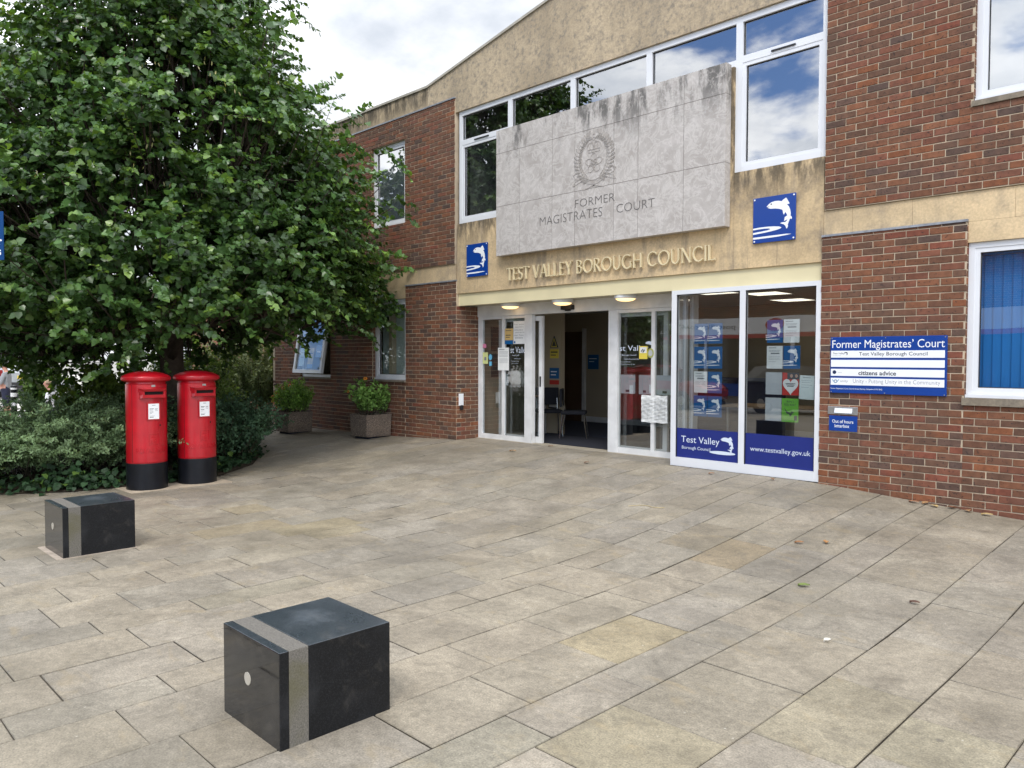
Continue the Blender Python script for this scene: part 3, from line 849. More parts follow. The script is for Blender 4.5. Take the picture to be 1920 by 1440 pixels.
# ribbon
ribA = [(ccx - 0.19 + 0.38 * i / 14, ccz - 0.21 - 0.075 * math.sin(math.pi * i / 14)) for i in range(15)]
ribB = [(x, z - 0.062) for x, z in ribA]
strip(crest, ribA, 0.006); strip(crest, ribB, 0.006)
for sgn in (-1, 1):
    strip(crest, [(ccx + sgn * 0.19, ccz - 0.21), (ccx + sgn * 0.27, ccz - 0.15), (ccx + sgn * 0.335, ccz - 0.17), (ccx + sgn * 0.30, ccz - 0.225), (ccx + sgn * 0.24, ccz - 0.245), (ccx + sgn * 0.30, ccz - 0.27), (ccx + sgn * 0.34, ccz - 0.33), (ccx + sgn * 0.26, ccz - 0.30), (ccx + sgn * 0.19, ccz - 0.272)], 0.006)
    strip(crest, [(ccx + sgn * 0.02, ccz - 0.36), (ccx - sgn * 0.06, ccz - 0.375), (ccx - sgn * 0.16, ccz - 0.40)], 0.016)
crm = lambda x, y, z: (x, y, z - 0.075 * math.sin(math.pi * min(1, max(0, (x - ccx + 0.19) / 0.38))))
put_text(crest, 'COM SOUTHTON', ccx - 0.17, ccx + 0.17, ccz - 0.258, ccz - 0.222, y=8.6045, mp=crm)
crest.v = [(ccx + (x - ccx) * 1.16, y, 4.25 + (z - 4.25) * 1.02) for x, y, z in crest.v]
crest.build('crest', [RELIEF, RELIEF_L], SP)

# raised council name: individual letters cut with serifs ----------------
def stroke_text(mb, s, x0, x1, z0, z1, y0, y1):
    """roman capitals from straight and round strokes, thick stems, thin bars, small serifs"""
    S, T = 0.125, 0.075            # thick, thin (cap height = 1)
    A = {}
    def arc(cx_, cz_, rx, rz, a0, a1, n=14): return [(cx_ + rx * math.cos(math.radians(a0 + (a1 - a0) * i / n)), cz_ + rz * math.sin(math.radians(a0 + (a1 - a0) * i / n))) for i in range(n + 1)]
    A['T'] = (0.62, [([(0.31, 0), (0.31, 1)], S), ([(0, 0.96), (0.62, 0.96)], T), ([(0.0, 0.86), (0.02, 0.99)], .05), ([(0.62, 0.86), (0.60, 0.99)], .05), ([(0.22, 0.02), (0.40, 0.02)], .04)])
    A['E'] = (0.50, [([(0.07, 0), (0.07, 1)], S), ([(0.07, 0.96), (0.46, 0.96)], T), ([(0.07, 0.52), (0.40, 0.52)], T), ([(0.07, 0.04), (0.50, 0.04)], T), ([(0.46, 0.88), (0.46, 0.98)], .05), ([(0.49, 0.02), (0.50, 0.13)], .05)])
    A['S'] = (0.46, [(arc(0.23, 0.74, 0.19, 0.22, 30, 270, 12) + arc(0.23, 0.27, 0.20, 0.25, 90, -150, 12), 0.105)])
    A['V'] = (0.74, [([(0.05, 1), (0.37, 0.0)], S), ([(0.37, 0.0), (0.69, 1)], T), ([(-0.02, 0.98), (0.14, 0.98)], .04), ([(0.6, 0.98), (0.76, 0.98)], .04)])
    A['A'] = (0.74, [([(0.05, 0), (0.37, 1.0)], T), ([(0.37, 1.0), (0.69, 0)], S), ([(0.17, 0.33), (0.57, 0.33)], T), ([(-0.02, 0.02), (0.13, 0.02)], .04), ([(0.6, 0.02), (0.77, 0.02)], .04)])
    A['L'] = (0.50, [([(0.07, 0), (0.07, 1)], S), ([(0.07, 0.04), (0.50, 0.04)], T), ([(0.49, 0.02), (0.50, 0.14)], .05), ([(-0.02, 0.98), (0.16, 0.98)], .04)])
    A['Y'] = (0.68, [([(0.05, 1), (0.34, 0.46)], S), ([(0.34, 0.46), (0.63, 1)], T), ([(0.34, 0), (0.34, 0.48)], S), ([(0.25, 0.02), (0.43, 0.02)], .04), ([(-0.02, 0.98), (0.13, 0.98)], .04), ([(0.55, 0.98), (0.70, 0.98)], .04)])
    A['B'] = (0.54, [([(0.07, 0), (0.07, 1)], S), ([(0.07, 0.97)] + arc(0.22, 0.75, 0.22, 0.22, 90, -90, 10) + [(0.07, 0.53)], 0.085), ([(0.07, 0.53)] + arc(0.24, 0.28, 0.26, 0.25, 90, -90, 10) + [(0.07, 0.03)], 0.09)])
    A['O'] = (0.98, [(arc(0.49, 0.5, 0.44, 0.47, 0, 360, 28), 0.105)])
    A['R'] = (0.62, [([(0.07, 0), (0.07, 1)], S), ([(0.07, 0.97)] + arc(0.23, 0.74, 0.23, 0.23, 90, -90, 10) + [(0.07, 0.51)], 0.085), ([(0.24, 0.52), (0.60, 0.0)], S), ([(-0.02, 0.02), (0.16, 0.02)], .04)])
    A['U'] = (0.72, [([(0.08, 1), (0.08, 0.33)] + arc(0.35, 0.32, 0.27, 0.29, 180, 360, 14) + [(0.62, 1)], 0.10), ([(-0.01, 0.98), (0.17, 0.98)], .04), ([(0.54, 0.98), (0.70, 0.98)], .04)])
    A['G'] = (0.90, [(arc(0.48, 0.5, 0.43, 0.47, 50, 322, 24), 0.105), ([(0.80, 0.06), (0.80, 0.46)], 0.10), ([(0.66, 0.46), (0.88, 0.46)], .05)])
    A['H'] = (0.78, [([(0.07, 0), (0.07, 1)], S), ([(0.69, 0), (0.69, 1)], S), ([(0.07, 0.53), (0.69, 0.53)], T), ([(-0.02, 0.98), (0.16, 0.98)], .04), ([(0.60, 0.98), (0.78, 0.98)], .04), ([(-0.02, 0.02), (0.16, 0.02)], .04), ([(0.60, 0.02), (0.78, 0.02)], .04)])
    A['C'] = (0.80, [(arc(0.48, 0.5, 0.43, 0.47, 48, 312, 24), 0.105), ([(0.77, 0.76), (0.77, 0.93)], .05)])
    A['N'] = (0.80, [([(0.08, 0), (0.08, 1)], T), ([(0.06, 1), (0.72, 0.0)], S), ([(0.72, 0.0), (0.72, 1)], T), ([(-0.02, 0.98), (0.14, 0.98)], .04), ([(0.64, 0.98), (0.80, 0.98)], .04), ([(0.0, 0.02), (0.16, 0.02)], .04)])
    A['I'] = (0.16, [([(0.08, 0), (0.08, 1)], S), ([(-0.01, 0.98), (0.17, 0.98)], .04), ([(-0.01, 0.02), (0.17, 0.02)], .04)])
    A[' '] = (0.24, [])
    wd = sum(A[c][0] + 0.13 for c in s) - 0.13
    k = (x1 - x0) / wd; h = z1 - z0
    x = 0; n = 0
    for ch in s:
        w, st = A[ch]
        for pts, t in st:
            n += 1
            yy = y0 + 0.0002 * (n % 9)
            P = [(x0 + (x + a) * k, z0 + b * h) for a, b in pts]
            # one ribbon polygon per stroke
            Lf, Rt = [], []
            for i in range(len(P)):
                a = Vector(P[max(i - 1, 0)]); b = Vector(P[min(i + 1, len(P) - 1)])
                if (b - a).length < 1e-9: a = Vector(P[i - 2])
                d = (b - a).normalized(); q = Vector((-d.y, d.x)) * t * h * 0.36
                Lf.append(Vector(P[i]) + q); Rt.append(Vector(P[i]) - q)
            m_ = len(P)
            vs = [(v.x, yy, v.y) for v in Lf] + [(v.x, yy, v.y) for v in Rt] + [(v.x, y1, v.y) for v in Lf] + [(v.x, y1, v.y) for v in Rt]
            fs = []
            for i in range(m_ - 1):
                fs += [(i, m_ + i, m_ + i + 1, i + 1), (2 * m_ + i, i, i + 1, 2 * m_ + i + 1), (m_ + i, 3 * m_ + i, 3 * m_ + i + 1, m_ + i + 1)]
            fs += [(0, 2 * m_, 3 * m_, m_), (m_ - 1, 2 * m_ - 1, 4 * m_ - 1, 3 * m_ - 1)]
            mb.add(vs, fs)
        x += w + 0.13
m = MB()
stroke_text(m, 'TEST VALLEY BOROUGH COUNCIL', -8.88, -5.135, 2.665, 2.862, 8.688, 8.726)
m.build('lettering', GOLD, BLD)

# beam and soffit over the recess
m = MB(); m.box(-10.155, -3.785, 8.775, 8.86, 2.322, 2.528); m.box(-10.155, -3.785, 8.862, 9.0, 2.40, 2.528)
m.build('cream_beam', CREAM, BLD)
m = MB(); m.box(-10.155, -5.80, 8.862, 9.42, 2.335, 2.398); m.build('soffit', SOFFIT, BLD)
# entrance screen --------------------------------------------------------
YD = 9.25
m = MB()
m.box(-10.155, -5.83, YD - 0.03, YD + 0.10, 2.145, 2.333)               # operator housing
m.box(-10.155, -10.065, YD - 0.012, YD + 0.06, 0.0, 2.143)
m.box(-9.0, -8.83, YD - 0.02, YD + 0.06, 0.0, 2.143)
m.box(-7.235, -7.06, YD - 0.02, YD + 0.06, 0.0, 2.143)
m.box(-6.02, -5.86, YD - 0.012, YD + 0.06, 0.0, 2.143)
m.box(-10.065, -9.0, YD - 0.011, YD + 0.05, 0.0, 0.09)
m.box(-7.06, -6.02, YD - 0.011, YD + 0.05, 0.0, 0.09)
m.box(-10.065, -9.0, YD - 0.011, YD + 0.05, 2.095, 2.143)
m.box(-7.06, -6.02, YD - 0.011, YD + 0.05, 2.095, 2.143)
m.box(-9.565, -9.505, YD - 0.002, YD + 0.05, 0.09, 2.095)
m.box(-6.47, -6.41, YD - 0.002, YD + 0.05, 0.09, 2.095)
es = m.build('entrance_screen', UPVC_DIRTY, BLD)
def pane(parent, x0, x1, y, z0, z1, mat=GLASS_LO, name='pane'):
    p = MB(); p.add([(x0, y, z0), (x1, y, z0), (x1, y, z1), (x0, y, z1)], [(0, 1, 2, 3)]); return p.build(name, mat, parent)
pane(es, -10.065, -9.0, YD + 0.02, 0.09, 2.095)
pane(es, -7.06, -6.02, YD + 0.02, 0.09, 2.095)
# sliding leaves parked behind the fixed lights
def leaf(x0, x1, hx):
    d = MB()
    d.box(x0, x0 + 0.075, YD + 0.075, YD + 0.12, 0.01, 2.12); d.box(x1 - 0.075, x1, YD + 0.075, YD + 0.12, 0.01, 2.12)
    d.box(x0 + 0.075, x1 - 0.075, YD + 0.075, YD + 0.12, 0.01, 0.11); d.box(x0 + 0.075, x1 - 0.075, YD + 0.075, YD + 0.12, 2.04, 2.12)
    o = d.build('sliding_door', UPVC_DIRTY, BLD)
    pane(o, x0 + 0.075, x1 - 0.075, YD + 0.097, 0.11, 2.04)
    h = MB(); h.box(hx - 0.012, hx + 0.012, YD + 0.06, YD + 0.075, 0.95, 1.12); h.build('handle', GASKET, o)
leaf(-9.72, -8.68, -8.72)
leaf(-7.285, -6.24, -7.25)
m = MB(); m.box(-8.12, -7.90, YD - 0.11, YD - 0.032, 2.185, 2.255); m.box(-8.05, -7.97, YD - 0.09, YD - 0.04, 2.165, 2.184); m.build('door_sensor', GASKET, BLD)
m = MB(); m.box(-10.16, -5.79, YD - 0.06, YD + 0.16, -0.02, 0.008); m.build('threshold', M('threshold_stone', (0.34, 0.30, 0.23), 0.8), BLD)
# glazed bay to the right of the doors
m = MB()
YB = 8.735
m.box(-5.79, -5.715, YB, YB + 0.07, 0.0, 2.318)
m.box(-4.80, -4.725, YB, YB + 0.07, 0.11, 2.262)
m.box(-3.84, -3.783, YB, YB + 0.07, 0.0, 2.318)
m.box(-5.715, -3.84, YB, YB + 0.07, 2.262, 2.318)
m.box(-5.715, -3.84, YB - 0.003, YB + 0.07, 0.0, 0.115)
m.box(-5.789, -5.73, YD - 0.07, YD + 0.05, 0.0, 2.318)
m.box(-5.788, -5.735, YB + 0.07, YD - 0.07, 0.0, 0.1)
m.box(-5.788, -5.735, YB + 0.07, YD - 0.07, 2.262, 2.318)
m.box(-5.787, -5.737, 9.0, 9.05, 0.1, 2.262)
bay = m.build('bay_frame', UPVC, BLD)
pane(bay, -5.715, -4.80, YB + 0.03, 0.115, 2.262)
pane(bay, -4.725, -3.84, YB + 0.03, 0.115, 2.262)
p = MB(); p.add([(-5.76, YB + 0.07, 0.1), (-5.76, YD - 0.07, 0.1), (-5.76, YD - 0.07, 2.262), (-5.76, YB + 0.07, 2.262)], [(0, 1, 2, 3)]); p.build('pane', GLASS_LO, bay)
m = MB()
bars(m, [(-5.715, -4.80, 2.252, 2.262), (-4.725, -3.84, 2.252, 2.262), (-5.715, -5.706, 0.115, 2.252), (-4.81, -4.80, 0.115, 2.252), (-4.725, -4.715, 0.115, 2.252), (-3.85, -3.84, 0.115, 2.252)], YB + 0.012, YB + 0.028)
m.build('gasket', GASKET, bay)

# the fish emblem ----------------------------------------------------------
FISH = [(0.324, 0.778), (0.376, 0.83), (0.438, 0.865), (0.521, 0.88), (0.602, 0.875), (0.678, 0.857), (0.723, 0.891), (0.782, 0.919), (0.813, 0.869), (0.858, 0.787), (0.852, 0.777), (0.799, 0.777), (0.845, 0.723), (0.875, 0.653), (0.89, 0.576), (0.886, 0.52), (0.913, 0.493), (0.918, 0.455), (0.904, 0.444), (0.874, 0.46), (0.855, 0.41), (0.836, 0.364), (0.824, 0.327), (0.832, 0.307), (0.818, 0.27), (0.801, 0.248), (0.788, 0.269), (0.772, 0.314), (0.737, 0.346), (0.691, 0.366), (0.645, 0.383), (0.68, 0.396), (0.731, 0.397), (0.763, 0.393), (0.795, 0.414), (0.815, 0.45), (0.74, 0.418), (0.754, 0.502), (0.813, 0.533), (0.767, 0.615), (0.733, 0.557), (0.713, 0.598), (0.701, 0.666), (0.625, 0.698), (0.523, 0.718), (0.419, 0.725), (0.377, 0.74), (0.346, 0.761), (0.403, 0.771), (0.377, 0.779), (0.337, 0.774)]
WAVE1 = [(0.004, 0.334), (0.168, 0.343), (0.36, 0.342), (0.507, 0.332), (0.631, 0.314), (0.682, 0.289), (0.652, 0.268), (0.58, 0.251), (0.435, 0.231), (0.223, 0.212), (0.004, 0.198), (0.004, 0.238), (0.223, 0.252), (0.361, 0.263), (0.424, 0.282), (0.382, 0.301), (0.276, 0.307), (0.114, 0.305), (0.004, 0.299)]
WAVE2 = [(0.005, 0.132), (0.277, 0.137), (0.592, 0.138), (0.795, 0.14), (0.909, 0.126), (0.795, 0.114), (0.593, 0.099), (0.331, 0.093), (0.005, 0.091)]
def emblem(mb, x0, x1, z0, z1, y, t=0.002, mi=0, eye=None, waves=True, mp=None):
    f = lambda P: [(x0 + u * (x1 - x0), z0 + v * (z1 - z0)) for u, v in P]
    mb.prism(f(FISH), y - t, y, mi, mp)
    if waves:
        mb.prism(f(WAVE1), y - t, y, mi, mp); mb.prism(f(WAVE2), y - t, y, mi, mp)
    if eye is not None:
        mb.prism(f([(0.436 + 0.017 * math.cos(a), 0.824 + 0.017 * math.sin(a)) for a in [k * math.pi / 4 for k in range(8)]]), y - t - 0.001, y - t, eye, mp)
def logo_sign(x0, x1, z0, z1, label):
    s = MB(); s.cbox(x0, x1, 8.712, 8.728, z0, z1, 0.003)
    for bx in (x0 + 0.05, x1 - 0.05):
        for bz in (z0 + 0.05, z1 - 0.05): s.box(bx - 0.012, bx + 0.012, 8.728, 8.742, bz - 0.012, bz + 0.012)
    o = tag(s.build('logo_sign', BLUE), label, 'sign', 'blue fish signs on the stone frieze')
    e = MB(); emblem(e, x0, x1, z0, z1, 8.7118, 0.0016, 0, 1); e.build('fish_emblem', [WHITE, INK], o)
    for bx in (0.04, 0.96):
        for bz in (0.04, 0.96):
            b = MB(); c = (x0 + bx * (x1 - x0), z0 + bz * (z1 - z0)); b.prism([(c[0] + 0.010 * math.cos(k * math.pi / 4), c[1] + 0.010 * math.sin(k * math.pi / 4)) for k in range(8)], 8.706, 8.712); b.build('screw', WHITE, o)
logo_sign(-9.878, -9.358, 2.79, 3.335, 'blue square sign with white leaping fish, left of the raised gold council name')
logo_sign(-4.626, -4.09, 2.815, 3.358, 'blue square sign with white leaping fish, below the tall right window')

# directory sign and letterbox ----------------------------------------------
ds = empty('directory_sign', 'wide blue building directory sign with four white rows on the brick pier', 'sign', (-3.05, YW - 0.012, 1.04))
ox, oy, oz = ds.location
def loc(x, y, z): return (x - ox, y - oy, z - oz)
m = MB(); m.cbox(-3.652 - ox, -2.458 - ox, -0.008, 0.01, 0.0, 0.625, 0.002); m.build('board', BLUE, ds)
m = MB(); put_text(m, 'Former Magistrates’ Court', -3.632 - ox, -2.48 - ox, 1.515 - oz, 1.63 - oz, y=-0.0095); m.build('lettering', WHITE, ds)
rows = [(1.434, 1.512), (1.331, 1.410), (1.230, 1.309), (1.129, 1.208)]
plates = []
for a, b in rows:
    m = MB(); m.cbox(-3.643 - ox, -2.477 - ox, -0.0115, -0.0085, a - oz, b - oz, 0.001); plates.append(m.build('name_plate', WHITE, ds))
m = MB()
put_text(m, 'Test Valley Borough Council', -3.335 - ox, -2.64 - ox, 1.447 - oz, 1.497 - oz, y=-0.0125, mi=1, offset=0.004); m.build('lettering', [INK, INK], plates[0]); m = MB()
put_text(m, 'Test Valley', -3.622 - ox, -3.49 - ox, 1.467 - oz, 1.492 - oz, y=-0.0125, mi=1); m.build('lettering', [INK, INK], plates[0]); m = MB()
put_text(m, 'Borough Council', -3.622 - ox, -3.535 - ox, 1.452 - oz, 1.46 - oz, y=-0.0125, mi=1); m.build('lettering', [INK, INK], plates[0]); m = MB()
emblem(m, -3.52 - ox, -3.45 - ox, 1.447 - oz, 1.503 - oz, -0.0125, 0.0006, 1, None, False)
m.build('fish_emblem', [INK, INK], plates[0])
m = MB()
put_text(m, 'citizens advice', -3.338 - ox, -2.945 - ox, 1.243 - oz, 1.291 - oz, y=-0.0125, offset=0.022); m.build('lettering', INK, plates[2]); m = MB()
m.prism([(-3.602 - ox + 0.021 * math.cos(k * math.pi / 8), 1.272 - oz + 0.021 * math.sin(k * math.pi / 8)) for k in range(16)], -0.0127, -0.0118)
put_text(m, 'citizens', -3.565 - ox, -3.52 - ox, 1.266 - oz, 1.274 - oz, y=-0.0125, mi=1)
m.build('round_logo', [M('navy_ink', (0.008, 0.02, 0.07), 0.5, 0), INK_G], plates[2])
m = MB()
put_text(m, 'Unity - Putting Unity in the Community', -3.395 - ox, -2.515 - ox, 1.142 - oz, 1.200 - oz, y=-0.0125, offset=-0.012); m.build('lettering', INK_G, plates[3]); m = MB()
put_text(m, 'unity', -3.535 - ox, -3.45 - ox, 1.152 - oz, 1.188 - oz, y=-0.0125, offset=-0.01)
ring = E(-3.588 - ox, 1.17 - oz, 0.016, 0.016, n=16)
strip(m, ring, 0.008, y=-0.0127, y1=-0.0118, mi=1)
strip(m, [(-3.625 - ox, 1.19 - oz), (-3.606 - ox, 1.165 - oz)], 0.007, y=-0.0128, y1=-0.0118, mi=1); strip(m, [(-3.551 - ox, 1.19 - oz), (-3.57 - ox, 1.165 - oz)], 0.007, y=-0.0128, y1=-0.0118, mi=1)
m.build('ring_logo', [INK_G, M('pale_blue_ink', (0.16, 0.33, 0.50), 0.5, 0)], plates[3])
m = MB(); put_text(m, 'Former Magistrates’ Court, Church Street, Romsey, Hampshire SO51 8AQ', -3.643 - ox, -3.085 - ox, 1.078 - oz, 1.098 - oz, y=-0.0095); m.build('lettering', WHITE, ds)
for bx in (-3.635, -3.06, -2.475):
    for bz in (1.052, 1.65):
        m = MB(); m.prism([(bx - ox + 0.006 * math.cos(k * math.pi / 3), bz - oz + 0.006 * math.sin(k * math.pi / 3)) for k in range(6)], -0.012, -0.008); m.build('screw', STEEL, ds)
lb = MB(); lb.cbox(-3.676, -3.344, YW - 0.012, YW + 0.004, 0.795, 0.885, 0.003)
lbo = tag(lb.build('letterbox', STEEL), 'steel letterbox plate set in the brick pier above its small blue sign', 'letterbox')
m = MB(); m.add([(-3.595, YW - 0.032, 0.815), (-3.40, YW - 0.032, 0.815), (-3.40, YW - 0.013, 0.868), (-3.595, YW - 0.013, 0.868), (-3.595, YW - 0.013, 0.812), (-3.40, YW - 0.013, 0.812)], [(0, 1, 2, 3), (4, 5, 1, 0), (0, 3, 4), (1, 5, 2)]); m.build('flap', CHROME, lbo)
s = MB(); s.cbox(-3.66, -3.348, YW - 0.012, YW + 0.002, 0.610, 0.782, 0.002)
so = tag(s.build('letterbox_sign', BLUE), 'small blue sign reading Out of hours letterbox on the brick pier', 'sign')
m = MB(); put_text(m, 'Out of hours', -3.622, -3.388, 0.700, 0.738, y=YW - 0.0135, offset=0.006); put_text(m, 'letterbox', -3.594, -3.432, 0.650, 0.688, y=YW - 0.0135, offset=0.006); m.build('lettering', WHITE, so)

# small white access panel on the left pier, beside the doors
s = MB(); s.cbox(XL, XL + 0.02, 8.78, 8.88, 0.59, 0.80, 0.003); s.build('call_point', WHITE, BLD)
s = MB(); s.cbox(XL, XL + 0.035, 8.80, 8.86, 0.52, 0.60, 0.004); s.build('call_point_button', GASKET, BLD)

# soffit lamps ---------------------------------------------------------------
def lamp(x, y, label):
    t = empty('soffit_lamp', label, 'lamp', (x, y, 2.335), 0, 'round lamps under the entrance soffit')
    m = MB(); m.lathe([(0.05, 0.0), (0.165, 0.0), (0.168, -0.03), (0.165, -0.055), (0.148, -0.062), (0.140, -0.05), (0.05, -0.045)], n=32, cap=False); m.build('rim', UPVC_DIRTY, t, True, 40)
    m = MB(); m.lathe([(0.146, -0.05), (0.135, -0.072), (0.105, -0.088), (0.06, -0.097), (0.005, -0.10)], n=28); m.build('diffuser', LAMP, t, True)
lamp(-9.14, 9.03, 'lit round soffit lamp nearest the left brick pier')
lamp(-7.93, 8.97, 'lit round soffit lamp beside the black door sensor')
lamp(-6.71, 8.95, 'lit round soffit lamp nearest the glazed bay')
for x, y in ((-8.6, 9.04), (-7.39, 8.99), (-6.1, 8.97)):
    m = MB(); m.lathe([(0.085, 2.334), (0.085, 2.328), (0.06, 2.326), (0.0, 2.326)], (x, y, 0), 20, cap=False); m.build('soffit_speaker', SOFFIT, BLD)
# ------------------------------------------------------------------ interiors
m = MB(); m.box(XE + 0.12, XRR - 0.1, 9.42, 15.9, -0.06, 0.0); m.box(-5.73, XRR - 0.1, 8.84, 9.42, -0.06, 0.0); m.box(XE + 0.12, -10.3, 8.84, 9.42, -0.06, 0.0); m.build('floor', CARPET, BLD)
m = MB(); m.box(-9.9, -6.2, 9.42, 10.75, 0.0, 0.012); m.build('door_mat', MAT_D, BLD)
m = MB(); m.box(XE + 0.12, XRR - 0.1, 9.43, 15.9, 2.42, 2.50); m.box(-5.73, XRR - 0.1, 9.01, 9.43, 2.42, 2.50); m.box(XE + 0.12, -10.3, 8.98, 9.43, 2.55, 2.6); m.build('ceiling', CEIL, BLD)
m = MB(); m.box(XE + 0.12, XRR - 0.1, 9.05, 15.9, 3.15, 3.30); m.build('upper_floor', DARK, BLD)
m = MB(); m.box(XE, XRR, 9.03, 16.0, 5.92, 6.05); m.prism([(-10.9, 6.05), (-3.0, 6.05), (-6.97, 6.9)], 9.03, 16.0); m.build('roof', ROOFM, BLD)
m = MB(); m.box(XE, XRR, 15.9, 16.0, -0.4, 5.92); m.box(XRR - 0.1, XRR, 8.85, 15.9, -0.4, 5.92)
m.build('rear_wall', MORTAR, BLD)
m = MB()
m.box(XE + 0.12, XRR - 0.1, 13.0, 13.1, 3.3, 5.92); m.box(-10.3, -10.18, 9.05, 13.0, 3.3, 5.92); m.box(-3.7, -3.6, 9.05, 13.0, 3.3, 5.92)
m.build('upper_wall', M('upper_wall_paint', (0.30, 0.29, 0.27), 0.9), BLD)
m = MB(); m.box(-10.19, -10.165, 8.83, 9.05, 2.3, 5.6); m.box(-3.757, -3.70, 8.83, 9.05, 2.3, 5.6); m.box(-10.2, -3.7, 8.86, 9.05, 5.637, 5.9); m.build('jamb', DARK, BLD)
parts('interior_wall', BEIGE, BLD, [(-10.30, -10.165, 9.26, 10.749, 0.0, 2.42), (-12.3, -9.53, 10.75, 10.85, 0.0, 2.42), (-12.1, XR, 13.4, 13.5, 0.0, 2.42), (XR, XR + 0.12, 8.84, 13.4, 0.0, 2.42), (-12.3, -12.2, 8.85, 10.749, 0.0, 2.42), (-12.2, -12.1, 10.851, 13.4, 0.0, 2.42)])
parts('interior_door', WOOD, BLD, [(-11.80, -11.20, 13.34, 13.395, 0.0, 2.02)])
parts('door_frame', UPVC_DIRTY, BLD, [(-11.195, -11.12, 13.33, 13.395, 0.0, 2.09)])
parts('skirting', UPVC_DIRTY, BLD, [(-11.12, -3.9, 13.375, 13.395, 0.0, 0.12)])
# reception wall panels behind the right-hand light
m = MB(); m.box(-7.6, -5.9, 12.2, 12.3, 0.0, 1.05); m.box(-7.7, -5.8, 12.1, 12.45, 1.05, 1.09); m.build('reception_counter', M('counter', (0.05, 0.055, 0.10), 0.6), BLD)
def indoor_notice(x, z, w, h, y, mats, label, rows=()):
    m = MB(); m.box(x, x + w, y - 0.012, y, z, z + h, 0)
    for a, b, c, d, mi in rows: m.box(x + a * w, x + b * w, y - 0.014, y - 0.0125, z + c * h, z + d * h, mi)
    return tag(m.build('notice', mats), label, 'notice')
yw = 10.745
m = MB(); m.prism([(-9.795, 1.62), (-9.595, 1.62), (-9.695, 1.84)], yw - 0.012, yw, 0); m.prism([(-9.750, 1.645), (-9.640, 1.645), (-9.695, 1.77)], yw - 0.0135, yw - 0.0125, 1)
m.prism([(-9.770, 1.63), (-9.620, 1.63), (-9.695, 1.80)], yw - 0.0128, yw - 0.0122, 2)
tag(m.build('warning_sign', [INK, INK, YELLOW]), 'yellow warning triangle on the lobby wall seen through the open doors', 'sign')
indoor_notice(-9.795, 1.42, 0.21, 0.17, yw, [YELLOW, INK], 'yellow notice just below the warning triangle on the lobby wall', [(0.1, 0.9, 0.6, 0.75, 1), (0.1, 0.7, 0.3, 0.4, 1)])
indoor_notice(-9.805, 1.04, 0.23, 0.20, yw, [POSTER_B, WHITE], 'blue notice on the lobby wall above a red strip', [(0.15, 0.8, 0.6, 0.7, 1), (0.15, 0.7, 0.3, 0.4, 1)])
indoor_notice(-9.805, 0.93, 0.23, 0.08, yw, [RED_P], 'thin red notice strip on the lobby wall below the blue notice')
indoor_notice(-9.835, 0.48, 0.25, 0.38, yw, [GASKET, PAPER, INK_G], 'framed white document lowest on the lobby wall', [(0.08, 0.92, 0.06, 0.94, 1), (0.2, 0.8, 0.7, 0.74, 2), (0.2, 0.8, 0.5, 0.53, 2), (0.2, 0.7, 0.35, 0.38, 2)])
indoor_notice(-11.06, 1.18, 0.30, 0.32, 13.39, [POSTER_B, WHITE], 'blue sign on the far lobby wall beside the brown door', [(0.12, 0.85, 0.7, 0.76, 1), (0.12, 0.6, 0.5, 0.55, 1)])
parts('notice_board', M('dark_board', (0.03, 0.032, 0.04), 0.6), BLD, [(-10.162, -10.15, 9.55, 10.05, 1.55, 1.98), (-10.162, -10.15, 9.55, 10.05, 1.08, 1.50)])

def chair(x, y, rz, label):
    t = empty('chair', label, 'chair', (x, y, 0.0), rz, 'dark lobby chairs')
    m = MB(); m.cbox(-0.23, 0.23, -0.22, 0.22, 0.43, 0.49, 0.02); m.build('seat', FABRIC, t)
    m = MB(); m.cbox(-0.22, 0.22, 0.20, 0.245, 0.56, 0.88, 0.018); m.build('backrest', FABRIC, t)
    for sx in (-1, 1):
        for sy in (-1, 1):
            m = MB(); m.tube([(0.2 * sx, 0.17 * sy, 0.45), (0.225 * sx, 0.24 * sy, 0.0)], 0.011); m.build('leg', CHROME, t)
    m = MB()
    for sx in (-1, 1): m.tube([(0.19 * sx, 0.17, 0.45), (0.19 * sx, 0.235, 0.85)], 0.01)
    m.build('back_frame', CHROME, t)
chair(-9.50, 10.38, 0.9, 'black fabric chair against the lobby wall, nearer the doors')
chair(-8.95, 10.45, 2.2, 'black fabric chair at the lobby corner, farther from the doors')
chair(-4.55, 11.2, 0.4, 'dark chair tucked behind the bay window table')
def desk(x0, x1, y0, y1, label):
    t = empty('table', label, 'table', ((x0 + x1) / 2, (y0 + y1) / 2, 0.0))
    hx, hy = (x1 - x0) / 2, (y1 - y0) / 2
    m = MB(); m.cbox(-hx, hx, -hy, hy, 0.71, 0.74, 0.004); m.build('table_top', TABLE, t)
    for sx in (-1, 1):
        for sy in (-1, 1):
            m = MB(); m.tube([((hx - 0.08) * sx, (hy - 0.08) * sy, 0.71), ((hx - 0.08) * sx, (hy - 0.08) * sy, 0.0)], 0.02); m.build('leg', STEEL, t)
desk(-5.9, -4.3, 10.2, 10.9, 'pale wooden table inside behind the bay window posters')
desk(-10.05, -9.72, 10.25, 10.7, 'small wooden side table behind the lobby chairs')
def ceil_light(x, y, label):
    t = empty('ceiling_light', label, 'light', (x, y, 2.42), 0, 'lit square ceiling panels')
    m = MB(); bars2 = [(-0.3, 0.3, -0.3, -0.28), (-0.3, 0.3, 0.28, 0.3), (-0.3, -0.28, -0.28, 0.28), (0.28, 0.3, -0.28, 0.28)]
    for a, b, c, d in bars2: m.box(a, b, c, d, -0.015, -0.001)
    m.build('frame', UPVC, t)
    m = MB(); m.box(-0.28, 0.28, -0.28, 0.28, -0.012, -0.001); m.build('diffuser', PANEL_L, t)
